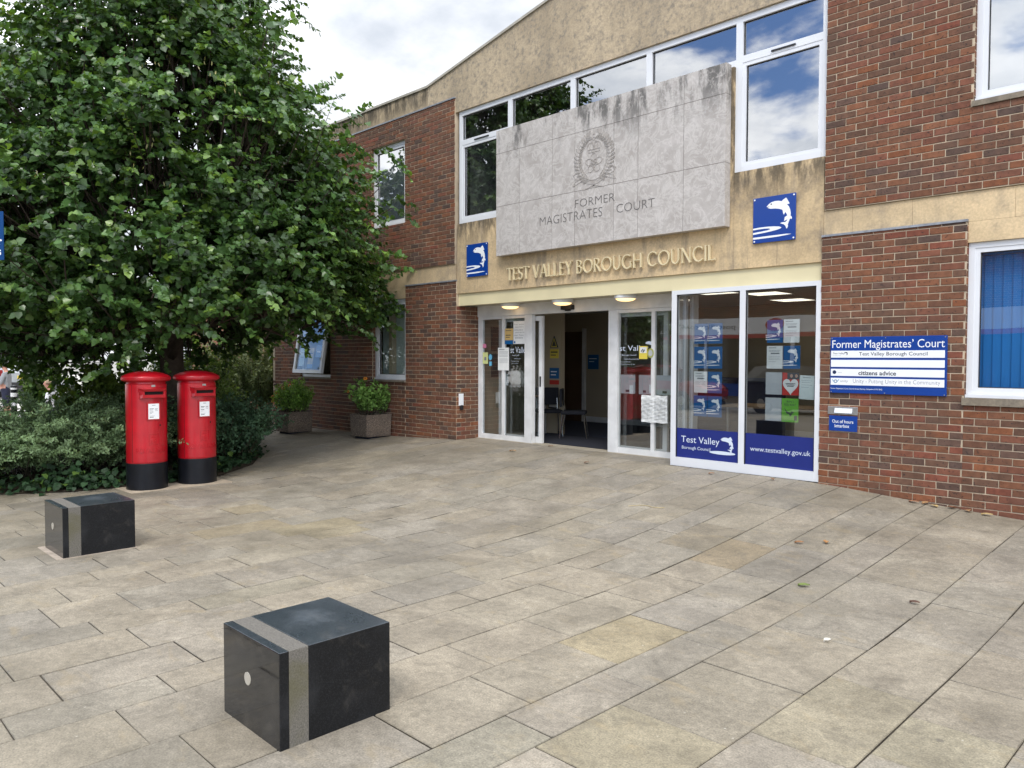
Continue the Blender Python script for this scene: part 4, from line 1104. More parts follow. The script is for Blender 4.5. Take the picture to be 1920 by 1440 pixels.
for i, (x, y, lb_) in enumerate([(-6.1, 10.3, 'lit ceiling panel over the entrance lobby near the bay'), (-4.55, 9.7, 'lit ceiling panel nearest the right bay pane'), (-5.6, 11.0, 'lit ceiling panel deeper in, behind the left bay pane'), (-4.5, 11.4, 'lit ceiling panel behind the top of the right bay pane'), (-5.9, 12.5, 'lit ceiling panel at the back, left in the bay'), (-4.4, 12.7, 'lit ceiling panel farthest back behind the right bay pane')]):
    ceil_light(x, y, lb_)

# ------------------------------------------------------------------ posters and vinyl on the glass
def sheet(name, x0, x1, z0, z1, y, mats, label, rows=(), cat='poster', group=None, fish=False, tilt=0.0):
    m = MB()
    m.box(x0, x1, y, y + 0.002, z0, z1, 0)
    w, h = x1 - x0, z1 - z0
    for a, b, c, d, mi in rows: m.box(x0 + a * w, x0 + b * w, y - 0.0014, y - 0.0002, z0 + c * h, z0 + d * h, mi)
    if fish: emblem(m, x0 - 0.1 * w, x0 + 0.96 * w, z0 + 0.05 * h, z0 + 0.95 * h, y - 0.0002, 0.0012, 1)
    if tilt:
        c_, s_ = math.cos(tilt), math.sin(tilt); mx, mz = (x0 + x1) / 2, (z0 + z1) / 2
        m.v = [(mx + (x - mx) * c_ - (z - mz) * s_, yy, mz + (x - mx) * s_ + (z - mz) * c_) for x, yy, z in m.v]
    return tag(m.build(name, mats), label, cat, group)
YP = YB + 0.045
TXT = [(0.12, 0.6, 0.90, 0.93, 1), (0.12, 0.85, 0.80, 0.815, 1), (0.12, 0.8, 0.75, 0.765, 1), (0.25, 0.8, 0.64, 0.70, 1), (0.12, 0.85, 0.52, 0.53, 1), (0.12, 0.8, 0.46, 0.47, 1), (0.12, 0.85, 0.40, 0.41, 1), (0.12, 0.6, 0.30, 0.31, 1)]
GB = 'fish posters in the left bay pane'
rowsz = [(1.612, 1.872), (1.292, 1.574), (0.978, 1.253), (0.672, 0.940)]
names = ['top', 'second', 'third', 'bottom']
for i, (a, b) in enumerate(rowsz):
    for j, (x0, x1) in enumerate(((-5.468, -5.272), (-5.262, -5.060))):
        side = 'left' if j == 0 else 'right'
        if i == 2 and j == 0:
            sheet('poster', x0, x1, a, b, YP, [PAPER, INK_G], 'white printed notice among the blue fish posters of the left bay pane', TXT)
        else:
            sheet('poster', x0, x1, a, b, YP, [POSTER_B, WHITE], 'blue fish poster, %s of the %s row in the left bay pane' % (side, names[i]), fish=True, group=GB)
m = MB(); 
GR = 'blue fish posters in the right bay pane'
sheet('poster', -4.458, -4.258, 1.612, 1.888, YP, [POSTER_B, WHITE], 'blue fish poster left of a white notice, top row of the right bay pane', fish=True, group=GR)
sheet('poster', -4.248, -4.053, 1.612, 1.888, YP, [PAPER, INK_G], 'white printed notice in the top row of the right bay pane', TXT)
sheet('poster', -4.458, -4.258, 1.302, 1.575, YP, [PAPER, INK_G], 'white printed notice in the second row of the right bay pane', TXT)
sheet('poster', -4.248, -4.04, 1.302, 1.575, YP, [POSTER_B, WHITE], 'blue fish poster right of a white notice, second row of the right bay pane', fish=True, group=GR)
sheet('poster', -4.468, -4.262, 0.99, 1.258, YP, [PAPER_G, INK_G], 'blank grey sheet left of the red heart poster')
# red poster: red ground, dark portrait strip, white heart
m = MB()
x0, x1, z0, z1 = -4.255, -4.052, 0.988, 1.256
m.box(x0, x1, YP, YP + 0.002, z0, z1, 0); m.box(x0 + 0.06, x1, YP - 0.001, YP - 0.0002, z0 + 0.19, z1, 2)
w, h = x1 - x0, z1 - z0
m.prism([(x0 + w * (0.5 + 0.47 * math.sin(t) ** 3), z0 + h * (0.42 + 0.40 * (0.8125 * math.cos(t) - 0.3125 * math.cos(2 * t) - 0.125 * math.cos(3 * t) - 0.0625 * math.cos(4 * t)))) for t in [2 * math.pi * k / 28 for k in range(28)]], YP - 0.0022, YP - 0.0012, 1)
for dx in (0.55, 0.85):
    m.prism([(x0 + w * dx + 0.018 * math.cos(k * math.pi / 5), z0 + h * 0.86 + 0.022 * math.sin(k * math.pi / 5)) for k in range(10)], YP - 0.002, YP - 0.0011, 3)
for zz_, a, b in ((0.5, 0.2, 0.8), (0.44, 0.25, 0.75), (0.38, 0.3, 0.7)): m.box(x0 + a * w, x0 + b * w, YP - 0.0032, YP - 0.0023, z0 + zz_ * h, z0 + (zz_ + 0.03) * h, 2)
tag(m.build('poster', [RED_P, PAPER, INK, M('portrait_tone', (0.42, 0.26, 0.19), 0.7)]), 'red poster with a white heart and two portraits', 'poster')
sheet('poster', -4.045, -3.855, 0.945, 1.226, YP, [M('white_paper', (0.62, 0.68, 0.66), 0.8), INK_G], 'loose white page taped at the right edge of the bay', [(0.2, 0.7, 0.9, 0.92, 1), (0.12, 0.8, 0.78, 0.79, 1), (0.12, 0.7, 0.7, 0.71, 1), (0.12, 0.8, 0.6, 0.61, 1), (0.12, 0.6, 0.5, 0.51, 1)], tilt=-0.03)
sheet('poster', -4.47, -4.265, 0.672, 0.952, YP, [PAPER_G, INK_G], 'blank grey sheet left of the green poster')
m = MB()
x0, x1, z0, z1 = -4.26, -4.053, 0.668, 0.95
w, h = x1 - x0, z1 - z0
m.box(x0, x1, YP, YP + 0.002, z0, z1, 0)
put_text(m, 'RIN’S', x0 + 0.3 * w, x0 + 0.75 * w, z0 + 0.82 * h, z0 + 0.91 * h, y=YP - 0.0008, mi=1)
put_text(m, 'FEELWAY', x0 + 0.15 * w, x0 + 0.85 * w, z0 + 0.68 * h, z0 + 0.78 * h, y=YP - 0.0008, mi=1)
m.prism([(x0 + w * a, z0 + h * b) for a, b in ((0.15, 0.62), (0.32, 0.45), (0.42, 0.42), (0.62, 0.36), (0.78, 0.40), (0.66, 0.44), (0.55, 0.46), (0.60, 0.30), (0.50, 0.22), (0.46, 0.34), (0.30, 0.36))], YP - 0.001, YP - 0.0002, 1)
m.box(x0 + 0.75 * w, x0 + 0.92 * w, YP - 0.001, YP - 0.0002, z0 + 0.08 * h, z0 + 0.28 * h, 1)
tag(m.build('poster', [GREEN_P, INK]), 'bright green poster with a dark falling figure', 'poster')
# vinyl bands: fixed to the bay, parts of it
parts('vinyl_band', VINYL_B, bay, [(-5.706, -4.81, YB + 0.0275, YB + 0.0290, 0.116, 0.503), (-4.715, -3.85, YB + 0.0275, YB + 0.0290, 0.116, 0.503)])
yv = YB + 0.0265
m = MB(); put_text(m, 'Test Valley', -5.64, -5.075, 0.292, 0.402, y=yv); m.build('vinyl_lettering', VINYL_W, bay)
m = MB(); put_text(m, 'Borough Council', -5.628, -5.205, 0.218, 0.272, y=yv); m.build('vinyl_lettering', VINYL_W, bay)
m = MB()
emblem(m, -5.16, -4.85, 0.15, 0.46, yv, 0.0008, 0, None, False)
m.prism([(-5.22 + 0.37 * (0.5 + 0.5 * math.cos(t)), 0.222 + 0.022 * math.sin(t)) for t in [2 * math.pi * k / 20 for k in range(20)]] , yv - 0.0006, yv)
m.build('fish_emblem', VINYL_W, bay)
m = MB()
put_text(m, 'www.testvalley.gov.uk', -4.652, -3.892, 0.268, 0.345, y=yv)
m.build('vinyl_lettering', VINYL_W, bay)
# sheets on the entrance screen
yq = YD - 0.0035
NT = [(0.1, 0.6, 0.90, 0.93, 1)] + [(0.1, 0.9, z, z + 0.012, 1) for z in (0.82, 0.77, 0.72, 0.66, 0.6, 0.5, 0.45, 0.4, 0.33)]
sheet('notice', -9.655, -9.385, 1.21, 1.60, YD - 0.0055, [PAPER, INK_G], 'white typed letter across the mullion of the left door light', NT, 'notice')
m = MB(); m.box(-9.29, -9.005, YD + 0.006, YD + 0.008, 1.66, 2.045, 0)
for k, s_ in enumerate(('For your', 'appointment to', 'Citizens Advice', 'please use the', 'main Town', 'entrance')):
    put_text(m, s_, -9.27 + 0.02 * (k % 2), -9.03 - 0.02 * (k % 3), 1.975 - 0.045 * k, 2.002 - 0.045 * k, y=YD + 0.0055, mi=1)
m.prism([(-9.26 + 0.02 * math.cos(k * math.pi / 6), 1.69 + 0.02 * math.sin(k * math.pi / 6)) for k in range(12)], YD + 0.005, YD + 0.0058, 2)
tag(m.build('notice', [PAPER, INK_G, POSTER_B]), 'white large print notice high in the left door light', 'notice')
sheet('notice', -9.495, -9.30, 1.66, 1.925, YD + 0.006, [SAND_P, POSTER_B, INK], 'sand coloured notice with a blue foot in the left door light', [(0, 1, 0, 0.25, 1), (0.1, 0.8, 0.85, 0.89, 2), (0.1, 0.7, 0.55, 0.6, 2), (0.1, 0.6, 0.42, 0.46, 2)], 'notice')
sheet('sticker', -10.055, -9.925, 1.32, 1.52, YD + 0.006, [M('lime_print', (0.55, 0.60, 0.25), 0.5, 0), INK_G], 'pale yellow green sticker at the left edge of the door light', [(0.3, 0.7, 0.3, 0.6, 1)], 'sticker')
m = MB(); m.prism([(-9.862 + 0.042 * math.cos(k * math.pi / 8), 1.436 + 0.052 * math.sin(k * math.pi / 8)) for k in range(16)], YD + 0.006, YD + 0.008)
SKYB = M('sky_blue_print', (0.13, 0.42, 0.62), 0.5, 0)
tag(m.build('sticker', SKYB), 'round light blue sticker beside the pale yellow one', 'sticker')
sheet('sticker', -9.89, -9.83, 1.285, 1.36, YD + 0.006, [SKYB], 'small square blue sticker below the round blue one', cat='sticker')
sheet('notice', -9.60, -9.46, 0.95, 1.15, YD + 0.055, [PAPER_G, INK_G], 'small grey sheet on the mullion of the left door light', cat='notice')
sheet('sticker', -10.055, -9.97, 1.60, 1.67, YD + 0.006, [M('pink_print', (0.60, 0.20, 0.32), 0.5, 0)], 'small pink sticker high on the left door light', cat='sticker')
# crumpled notice taped low on the right-hand light
m = MB(); nx, nz = 14, 14
for i in range(nx + 1):
    for j in range(nz + 1):
        m.v.append((-6.62 + 0.445 * i / nx, YD - 0.022 - 0.008 * math.sin(i * 1.7 + j * 0.9) * math.cos(j * 1.3 - i * 0.5) + 0.004 * random.random(), 0.498 + 0.392 * j / nz + 0.004 * math.sin(i)))
for i in range(nx):
    for j in range(nz):
        a = i * (nz + 1) + j; m.f.append((a, a + nz + 1, a + nz + 2, a + 1)); m.m.append(0); m.c.append(None)
for k in range(15): m.box(-6.60, -6.42 if k % 3 else -6.47, YD - 0.034, YD - 0.0335, 0.83 - 0.02 * k, 0.834 - 0.02 * k, 1); 
for k in range(15): m.box(-6.39, -6.20 if k % 4 else -6.26, YD - 0.034, YD - 0.0335, 0.83 - 0.02 * k, 0.834 - 0.02 * k, 1)
tag(m.build('notice', [PAPER, INK_G]), 'crumpled double page notice taped low across the right door light', 'notice')
m = MB(); m.box(-6.686, -6.540, YD + 0.004, YD + 0.006, 1.413, 1.6, 0); m.box(-6.672, -6.555, YD + 0.0025, YD + 0.0038, 1.50, 1.585, 1)
m.prism([(-6.63, 1.51), (-6.60, 1.55), (-6.58, 1.545), (-6.61, 1.505)], YD + 0.001, YD + 0.0024, 2); m.prism([(-6.655, 1.525), (-6.62, 1.56), (-6.61, 1.55), (-6.645, 1.515)], YD + 0.001, YD + 0.0024, 2)
tag(m.build('sticker', [YELLOW, PAPER, INK]), 'yellow and white push sticker on the right door light', 'sticker')
m = MB(); m.prism([(-6.478 + 0.055 * math.cos(k * math.pi / 10), 1.498 + 0.07 * math.sin(k * math.pi / 10)) for k in range(20)], YD - 0.008, YD - 0.003, 0); m.prism([(-6.478 + 0.035 * math.cos(k * math.pi / 10), 1.498 + 0.045 * math.sin(k * math.pi / 10)) for k in range(20)], YD - 0.009, YD - 0.0082, 1)
tag(m.build('sticker', [M('olive_print', (0.35, 0.36, 0.10), 0.5, 0), PAPER_G]), 'round olive sticker on the mullion of the right door light', 'sticker')
for x0, x1, lb_ in ((-7.03, -6.765, 'grey frosted sheet, left of three on the right door light'), (-6.70, -6.49, 'grey frosted sheet with a pale page, middle of three on the right door light'), (-6.39, -6.10, 'grey frosted sheet, right of three on the right door light')):
    sheet('notice', x0, x1, 0.90, 1.18, YD + 0.024, [PAPER_G, INK], lb_, [(0.35, 0.6, 0.08, 0.2, 1)], 'notice', 'grey sheets on the right door light')
for x0, k in ((-7.05, 1.0), (-9.37, 0.68)):
    m = MB(); put_text(m, 'st Valley' if k == 1 else 'st Valle', x0, x0 + 0.52 * k, 1.508, 1.612, y=YD + 0.018); m.build('vinyl_lettering', VINYL_W, es)
    m = MB(); put_text(m, 'Borough Council', x0 + 0.04, x0 + 0.30 * k, 1.455, 1.48, y=YD + 0.018); m.build('vinyl_lettering', VINYL_W, es)
    m = MB(); put_text(m, 'Test Valley Borough Council offices', x0 + 0.08, x0 + 0.36 * k, 1.40, 1.418, y=YD + 0.018); m.build('vinyl_lettering', VINYL_W, es)
    m = MB(); put_text(m, 'Monday to Friday', x0 + 0.02, x0 + 0.20, 1.36, 1.376, y=YD + 0.018); m.build('vinyl_lettering', VINYL_W, es)
    m = MB(); put_text(m, 'reception open all day', x0 + 0.02, x0 + 0.28 * k, 1.325, 1.34, y=YD + 0.018); m.build('vinyl_lettering', VINYL_W, es)
m = MB()
emblem(m, -6.68, -6.40, 1.44, 1.70, YD + 0.018, 0.0006, 0, None, False)
m.build('fish_emblem', VINYL_W, es)
# ------------------------------------------------------------------ granite bollards
def granite(name, dark, light, rough, spec=0.5):
    m, t, p = newmat(name)
    c = coords(t)
    a = noise(t, 190, 3, 0.7, c)
    b = noise(t, 3.5, 4, 0.6, c)
    col = mixc(t, maprange(t, a, 0.45, 0.72), dark, light)
    col = mixc(t, mathn(t, 'MULTIPLY', maprange(t, b, 0.45, 0.75), 0.35), col, tuple(x * 1.8 for x in light))
    du = maprange(t, noise(t, 7.0, 6, 0.7, c, 0.5), 0.52, 0.72)
    col = mixc(t, mathn(t, 'MULTIPLY', du, 0.16), col, (0.12, 0.105, 0.085))
    L(t, col, p.inputs['Base Color'])
    L(t, maprange(t, b, 0.3, 0.7, rough, rough + 0.12), p.inputs['Roughness'])
    p.inputs['Specular IOR Level'].default_value = spec
    return m
GR_POL = granite('polished_granite', (0.007, 0.0075, 0.009), (0.020, 0.021, 0.023), 0.03, 0.75)
GR_HON = granite('honed_granite', (0.006, 0.0065, 0.0075), (0.020, 0.021, 0.023), 0.42, 0.22)
GR_TOP = granite('honed_granite_top', (0.018, 0.025, 0.032), (0.070, 0.084, 0.098), 0.27, 0.6)
def band_mat():
    m, t, p = newmat('flamed_band')
    c = coords(t)
    a = noise(t, 130, 3, 0.7, c)
    col = mixc(t, maprange(t, a, 0.3, 0.7), (0.085, 0.078, 0.066), (0.165, 0.152, 0.132))
    al = maprange(t, noise(t, 2.2, 5, 0.6, c, 0.4), 0.42, 0.62)
    sx = N(t, 'ShaderNodeSeparateXYZ'); L(t, N(t, 'ShaderNodeNewGeometry').outputs['Normal'], sx.inputs[0])
    side = maprange(t, sx.outputs[2], 0.2, 0.8, 1.0, 0.0)           # green algae grow on the upright faces only
    col = mixc(t, mathn(t, 'MULTIPLY', mathn(t, 'MULTIPLY', al, side), 0.6), col, (0.085, 0.078, 0.028))
    L(t, col, p.inputs['Base Color']); p.inputs['Roughness'].default_value = 0.75
    bump(t, p, a, 0.4, 0.003)
    return m
BAND = band_mat()
DISC = M('steel_disc', (0.40, 0.37, 0.31), 0.5, 0.1, 40.0)
def bollard(x, y, label, bed=False):
    z = gz(x + 0.27, y + 0.29)
    t = empty('granite_bollard', label, 'bollard', (x, y, z))
    W_, L_, H_ = 0.555, 0.585, 0.433
    m = MB()
    def gbox(y0, y1, mi_front):
        b = 0.004
        m.cbox(0, W_, y0, y1, -0.03, H_, b, 1)
    gbox(0, 0.046, 0); gbox(0.142, L_, 1)
    # polished front and honed top get their own finish
    for i, f in enumerate(m.f):
        pts = [Vector(m.v[k]) for k in f]
        nrm = (pts[1] - pts[0]).cross(pts[2] - pts[0])
        if nrm.length < 1e-12: continue
        nrm.normalize()
        if nrm.z > 0.9: m.m[i] = 2
        elif nrm.y < -0.9 and pts[0].y < 0.01: m.m[i] = 0
    m.build('body', [GR_POL, GR_HON, GR_TOP], t)
    m = MB(); m.cbox(0.0008, W_ - 0.0008, 0.0462, 0.1418, -0.03, H_ - 0.0008, 0.002); m.build('band', BAND, t)
    m = MB(); m.prism([(0.255 + 0.03 * math.cos(k * math.pi / 12), 0.235 + 0.03 * math.sin(k * math.pi / 12)) for k in range(24)], -0.003, 0.01); m.build('disc', DISC, t)
    if bed: m = MB(); m.box(-0.05, W_ + 0.015, -0.05, L_ + 0.015, -0.02, 0.004); m.build('mortar_bed', M('mortar_bed', (0.36, 0.30, 0.24), 0.9, 0.3, 8.0), t)
    return t
bollard(-3.612, 1.615, 'black granite cube bollard with a pale band, nearest the camera')
bollard(-7.868, 1.878, 'black granite cube bollard with a pale band, in front of the pillar boxes', True)

# ------------------------------------------------------------------ pillar boxes
RED = M('pillar_box_red', (0.40, 0.004, 0.012), 0.32, 0.22, 4.0, 0.5, bmp=0.06, bscale=25, coat=0.25)
HOLE = M('slot_dark', (0.004, 0.003, 0.003), 0.9, 0)
def pillar_box():
    t = empty('pillar_box', None, None)
    R = 0.25
    m = MB(); m.lathe([(0.252, -0.03), (0.252, 0.345), (0.246, 0.352)], n=56); m.build('base', BLACKP, t, True, 40)
    m = MB(); m.lathe([(0.246, 0.350), (0.249, 0.356), (0.249, 1.378), (0.238, 1.388), (0.236, 1.402), (0.258, 1.412), (0.284, 1.420)], n=56, cap=False); m.build('body', RED, t, True, 35)
    m = MB(); m.lathe([(0.284, 1.4205), (0.293, 1.428), (0.298, 1.437), (0.298, 1.468), (0.294, 1.477), (0.286, 1.486), (0.255, 1.502), (0.205, 1.522), (0.135, 1.538), (0.065, 1.547), (0.0, 1.549)], n=64, cap=False)
    for k in range(64):
        a = 2 * math.pi * (k + 0.5) / 64
        c_, s_ = math.cos(a), math.sin(a)
        q = 0.0085
        vs = []
        for r in (0.295, 0.3015):
            for (du, z) in ((-q, 1.441), (q, 1.441), (q, 1.463), (-q, 1.463)): vs.append((r * c_ - du * s_, r * s_ + du * c_, z))
        m.add(vs, [(4, 5, 6, 7), (0, 1, 5, 4), (1, 2, 6, 5), (2, 3, 7, 6), (3, 0, 4, 7)])
    m.build('cap', RED, t, True, 30)
    bend = lambda u, d, z: ((R + 0.0035 - d) * math.cos(u / R), (R + 0.0035 - d) * math.sin(u / R), z)
    # door: a curved leaf a few millimetres proud
    m = MB()
    n = 26; a0, a1 = math.radians(-60), math.radians(48)
    vs, fs = [], []
    for i in range(n + 1):
        a = a0 + (a1 - a0) * i / n
        for (r, z) in ((0.249, 0.366), (R + 0.0035, 0.368), (R + 0.0035, 1.368), (0.249, 1.37)): vs.append((r * math.cos(a), r * math.sin(a), z))
    for i in range(n):
        for k in range(3): fs.append((4 * i + k, 4 * i + 4 + k, 4 * i + 5 + k, 4 * i + 1 + k))
    fs += [(0, 1, 2, 3), (4 * n + 3, 4 * n + 2, 4 * n + 1, 4 * n)]
    m.add(vs, fs)
    door = m.build('door', RED, t, True, 30)
    m = MB()
    for a in (a0 - 0.012, a1 + 0.012):
        m.add([(0.2502 * math.cos(a + da), 0.2502 * math.sin(a + da), z) for da, z in ((-0.024, 0.366), (0.016, 0.366), (0.016, 1.37), (-0.024, 1.37))], [(0, 1, 2, 3)])
    m.build('door_gap', HOLE, t)
    m = MB(); put_text(m, 'ROYAL MAIL', -0.215, 0.19, 0.492, 0.558, y=0.001, extrude=0.007, offset=0.006, mp=bend); m.build('lettering', RED, door)
    m = MB()
    for (u0, u1, z0, z1) in ((-0.062, 0.062, 0.735, 0.742), (-0.062, 0.062, 0.598, 0.605), (-0.062, -0.055, 0.605, 0.735), (0.055, 0.062, 0.605, 0.735)):
        m.add([bend(u, d, z) for d in (-0.007, 0.004) for u, z in ((u0, z0), ((u0 + u1) / 2, z0), (u1, z0), (u1, z1), ((u0 + u1) / 2, z1), (u0, z1))], [(0, 1, 4, 5), (1, 2, 3, 4), (6, 7, 1, 0), (7, 8, 2, 1), (8, 9, 3, 2), (9, 10, 4, 3), (10, 11, 5, 4), (11, 6, 0, 5)])
    put_text(m, 'E', -0.045, -0.010, 0.615, 0.668, y=0.001, extrude=0.007, mp=bend); put_text(m, 'R', 0.008, 0.045, 0.615, 0.668, y=0.001, extrude=0.007, mp=bend); put_text(m, 'II', -0.012, 0.012, 0.62, 0.66, y=0.001, extrude=0.007, mp=bend)
    m.prism([(-0.04, 0.682), (0.04, 0.682), (0.048, 0.715), (0.022, 0.70), (0.0, 0.727), (-0.022, 0.70), (-0.048, 0.715)], -0.003, 0.003, 0, bend)
    m.build('royal_cypher', RED, door)
    # posting slot under a projecting hood
    m = MB()
    fx = lambda x0, x1, u0, u1, z0, z1: m.box(x0, x1, u0, u1, z0, z1)
    m.add([(0.19, -0.168, 1.33), (0.19, 0.168, 1.33), (0.302, 0.15, 1.318), (0.302, -0.15, 1.318), (0.19, -0.168, 1.285), (0.19, 0.168, 1.285), (0.285, 0.14, 1.287), (0.285, -0.14, 1.287)],
          [(0, 3, 2, 1), (3, 7, 6, 2), (0, 4, 7, 3), (1, 2, 6, 5), (4, 5, 6, 7)])
    m.add([(0.19, -0.155, 1.242), (0.19, 0.155, 1.242), (0.285, 0.14, 1.245), (0.285, -0.14, 1.245), (0.19, -0.160, 1.19), (0.19, 0.160, 1.19), (0.282, 0.146, 1.205), (0.282, -0.146, 1.205)],
          [(0, 3, 2, 1), (3, 7, 6, 2), (0, 4, 7, 3), (1, 2, 6, 5), (4, 5, 6, 7)])
    for s in (-1, 1):
        m.add([(0.19, 0.155 * s, 1.242), (0.19, 0.118 * s, 1.242), (0.285, 0.14 * s, 1.245), (0.285, 0.118 * s, 1.245), (0.19, 0.165 * s, 1.286), (0.19, 0.118 * s, 1.286), (0.285, 0.14 * s, 1.286), (0.285, 0.118 * s, 1.286)],
              [(0, 2, 6, 4), (2, 3, 7, 6), (3, 1, 5, 7)] if s > 0 else [(4, 6, 2, 0), (6, 7, 3, 2), (7, 5, 1, 3)])
    hood = m.build('slot_hood', RED, t)
    m = MB(); m.add([(0.262, -0.12, 1.242), (0.262, 0.12, 1.242), (0.262, 0.12, 1.288), (0.262, -0.12, 1.288)], [(0, 1, 2, 3)]); m.build('slot', HOLE, hood)
    # collection plate with white notice
    m = MB(); m.box(0.20, 0.258, -0.085, 0.085, 0.915, 1.142); pf = m.build('plate_frame', RED, t)
    m = MB(); m.box(0.2575, 0.2605, -0.067, 0.067, 0.928, 1.128); cp = m.build('collection_plate', WHITE, pf)
    m = MB(); pm = lambda u, d, z: (0.2612 - d * 0 , u, z)
    rr = lambda u0, u1, z0, z1, mi=0: m.add([(0.2614, u0, z0), (0.2614, u1, z0), (0.2614, u1, z1), (0.2614, u0, z1)], [(0, 1, 2, 3)], mi)
    rr(-0.02, 0.02, 1.105, 1.11); rr(-0.052, 0.0, 1.06, 1.066); rr(-0.052, -0.01, 1.045, 1.049); rr(0.015, 0.05, 1.06, 1.064); rr(0.015, 0.045, 1.05, 1.053); rr(0.015, 0.05, 1.035, 1.038); rr(-0.052, -0.005, 1.018, 1.024); rr(-0.052, -0.02, 1.0, 1.003); rr(-0.052, 0.01, 0.968, 0.971); rr(-0.052, -0.002, 0.95, 0.957)
    m.build('printing', INK, cp)
    m = MB(); m.box(0.245, 0.2565, -0.024, 0.024, 1.345, 1.372); m.build('number_tab', STEEL, t)
    m = MB(); m.prism([(0.055, 0.80), (0.125, 0.80), (0.125, 0.89), (0.055, 0.89)], -0.005, 0.004, 0, bend); lk = m.build('lock_plate', RED, door)
    m = MB(); m.prism([(0.082 + 0.009 * math.cos(k * math.pi / 6), 0.845 + 0.013 * math.sin(k * math.pi / 6)) for k in range(12)], -0.0065, -0.0052, 0, bend); m.build('keyhole', HOLE, lk)
    return t
pb = pillar_box()
pb.location = (-10.615, 3.735, gz(-10.6, 3.73)); tag(pb, 'red pillar box with black base, nearer the camera, on the left', 'pillar box', 'pair of red pillar boxes at the planting bed')
pb2 = copy_tree(pb)
pb2.location = (-10.66, 4.42, gz(-10.67, 4.4)); tag(pb2, 'red pillar box with black base, farther back, on the right', 'pillar box', 'pair of red pillar boxes at the planting bed')
m = MB(); m.box(-10.98, -10.28, 3.42, 4.76, -0.34, gz(-10.3, 3.8) + 0.003); tag(m.build('mortar_strip', M('mortar_strip', (0.38, 0.31, 0.23), 0.9, 0.3, 9.0)), kind='structure')

# ------------------------------------------------------------------ planters
AGG, _t, _p = newmat('exposed_aggregate')
_c = coords(_t)
_v = N(_t, 'ShaderNodeTexVoronoi', i_Scale=75.0); L(_t, _c, _v.inputs['Vector'])
_cr = N(_t, 'ShaderNodeValToRGB'); L(_t, N(_t, 'ShaderNodeSeparateColor').outputs[0], _cr.inputs[0])
_sc = _t.nodes.new('ShaderNodeSeparateColor'); L(_t, _v.outputs['Color'], _sc.inputs[0]); L(_t, _sc.outputs[0], _cr.inputs[0])
_cr.color_ramp.elements[0].color = (0.12, 0.085, 0.06, 1); _cr.color_ramp.elements[1].color = (0.42, 0.32, 0.235, 1)
_e = _cr.color_ramp.elements.new(0.5); _e.color = (0.27, 0.19, 0.13, 1)
L(_t, mixc(_t, maprange(_t, _v.outputs['Distance'], 0.3, 0.62), _cr.outputs[0], (0.10, 0.082, 0.065)), _p.inputs['Base Color'])
_p.inputs['Roughness'].default_value = 0.85
bump(_t, _p, mathn(_t, 'MULTIPLY', _v.outputs['Distance'], -1.0), 0.7, 0.008)
def planter(x, y, rz, label):
    z = gz(x, y)
    t = empty('planter', label, 'planter', (x, y, z), rz, 'concrete planters along the left wall')
    bm_ = bmesh.new()
    bmesh.ops.create_cube(bm_, size=1)
    for v in bm_.verts:
        k = 0.285 if v.co.z > 0 else 0.268
        v.co = Vector((math.copysign(k, v.co.x), math.copysign(k, v.co.y), 0.45 if v.co.z > 0 else 0.03))
    top = max(bm_.faces, key=lambda f: f.calc_center_median().z)
    r = bmesh.ops.inset_individual(bm_, faces=[top], thickness=0.05)
    bmesh.ops.translate(bm_, verts=top.verts, vec=(0, 0, -0.07))
    bmesh.ops.bevel(bm_, geom=[e for e in bm_.edges], offset=0.008, segments=2, affect='EDGES')
    m = MB(); m.bm(bm_); m.build('tub', AGG, t)
    m = MB(); m.box(-0.21, 0.21, -0.21, 0.21, -0.02, 0.028); m.build('foot', MAT_D, t)
    m = MB(); m.box(-0.232, 0.232, -0.232, 0.232, 0.34, 0.385); m.build('soil', SOIL, t)
planter(-14.56, 8.06, 0.0, 'square pebble concrete planter nearer the far corner of the wall')
planter(-12.27, 8.40, 0.0, 'square pebble concrete planter below the pale lower window')

# ------------------------------------------------------------------ foliage
def leafmat(name, trans=0.3, rough=0.42, spec=0.4):
    m, t, p = newmat(name)
    a = N(t, 'ShaderNodeAttribute', attribute_name='col')
    f = maprange(t, noise(t, 30, 2, 0.5), 0.3, 0.7, 0.85, 1.15, False)
    g = N(t, 'ShaderNodeCombineColor')
    for i in range(3): L(t, f, g.inputs[i])
    col = mixc(t, 1.0, a.outputs['Color'], g.outputs[0], 'MULTIPLY')
    L(t, col, p.inputs['Base Color'])
    p.inputs['Roughness'].default_value = rough
    p.inputs['Specular IOR Level'].default_value = spec
    tr = N(t, 'ShaderNodeBsdfTranslucent')
    L(t, mixc(t, 1.0, col, (1.35, 1.25, 0.45), 'MULTIPLY'), tr.inputs[0])
    mx = N(t, 'ShaderNodeMixShader', i_0=trans)
    L(t, p.outputs[0], mx.inputs[1]); L(t, tr.outputs[0], mx.inputs[2])
    L(t, mx.outputs[0], t.nodes['Material Output'].inputs[0])
    return m
LEAF = leafmat('leaf', 0.30, 0.34, 0.55)
LEAF_S = leafmat('shrub_leaf', 0.2, 0.55, 0.3)
BARK = M('bark', (0.055, 0.042, 0.032), 0.9, 0.35, 9.0, 0.2, bmp=0.8, bscale=25, bdist=0.02)
STEM = M('stem', (0.05, 0.045, 0.025), 0.8, 0.2, 9.0)
T_HEART = np.array([(0, 0.06, 0), (-.40, .12, .10), (-.46, .48, .13), (0, 1, -.05), (.46, .48, .13), (.40, .12, .10)])
T_OVAL = np.array([(0, 0, 0), (-.22, .25, .05), (-.25, .62, .06), (0, 1, 0), (.25, .62, .06), (.22, .25, .05)])
T_NARROW = np.array([(0, 0, 0), (-.12, .25, .03), (-.13, .60, .04), (0, 1, -.04), (.13, .60, .04), (.12, .25, .03)])
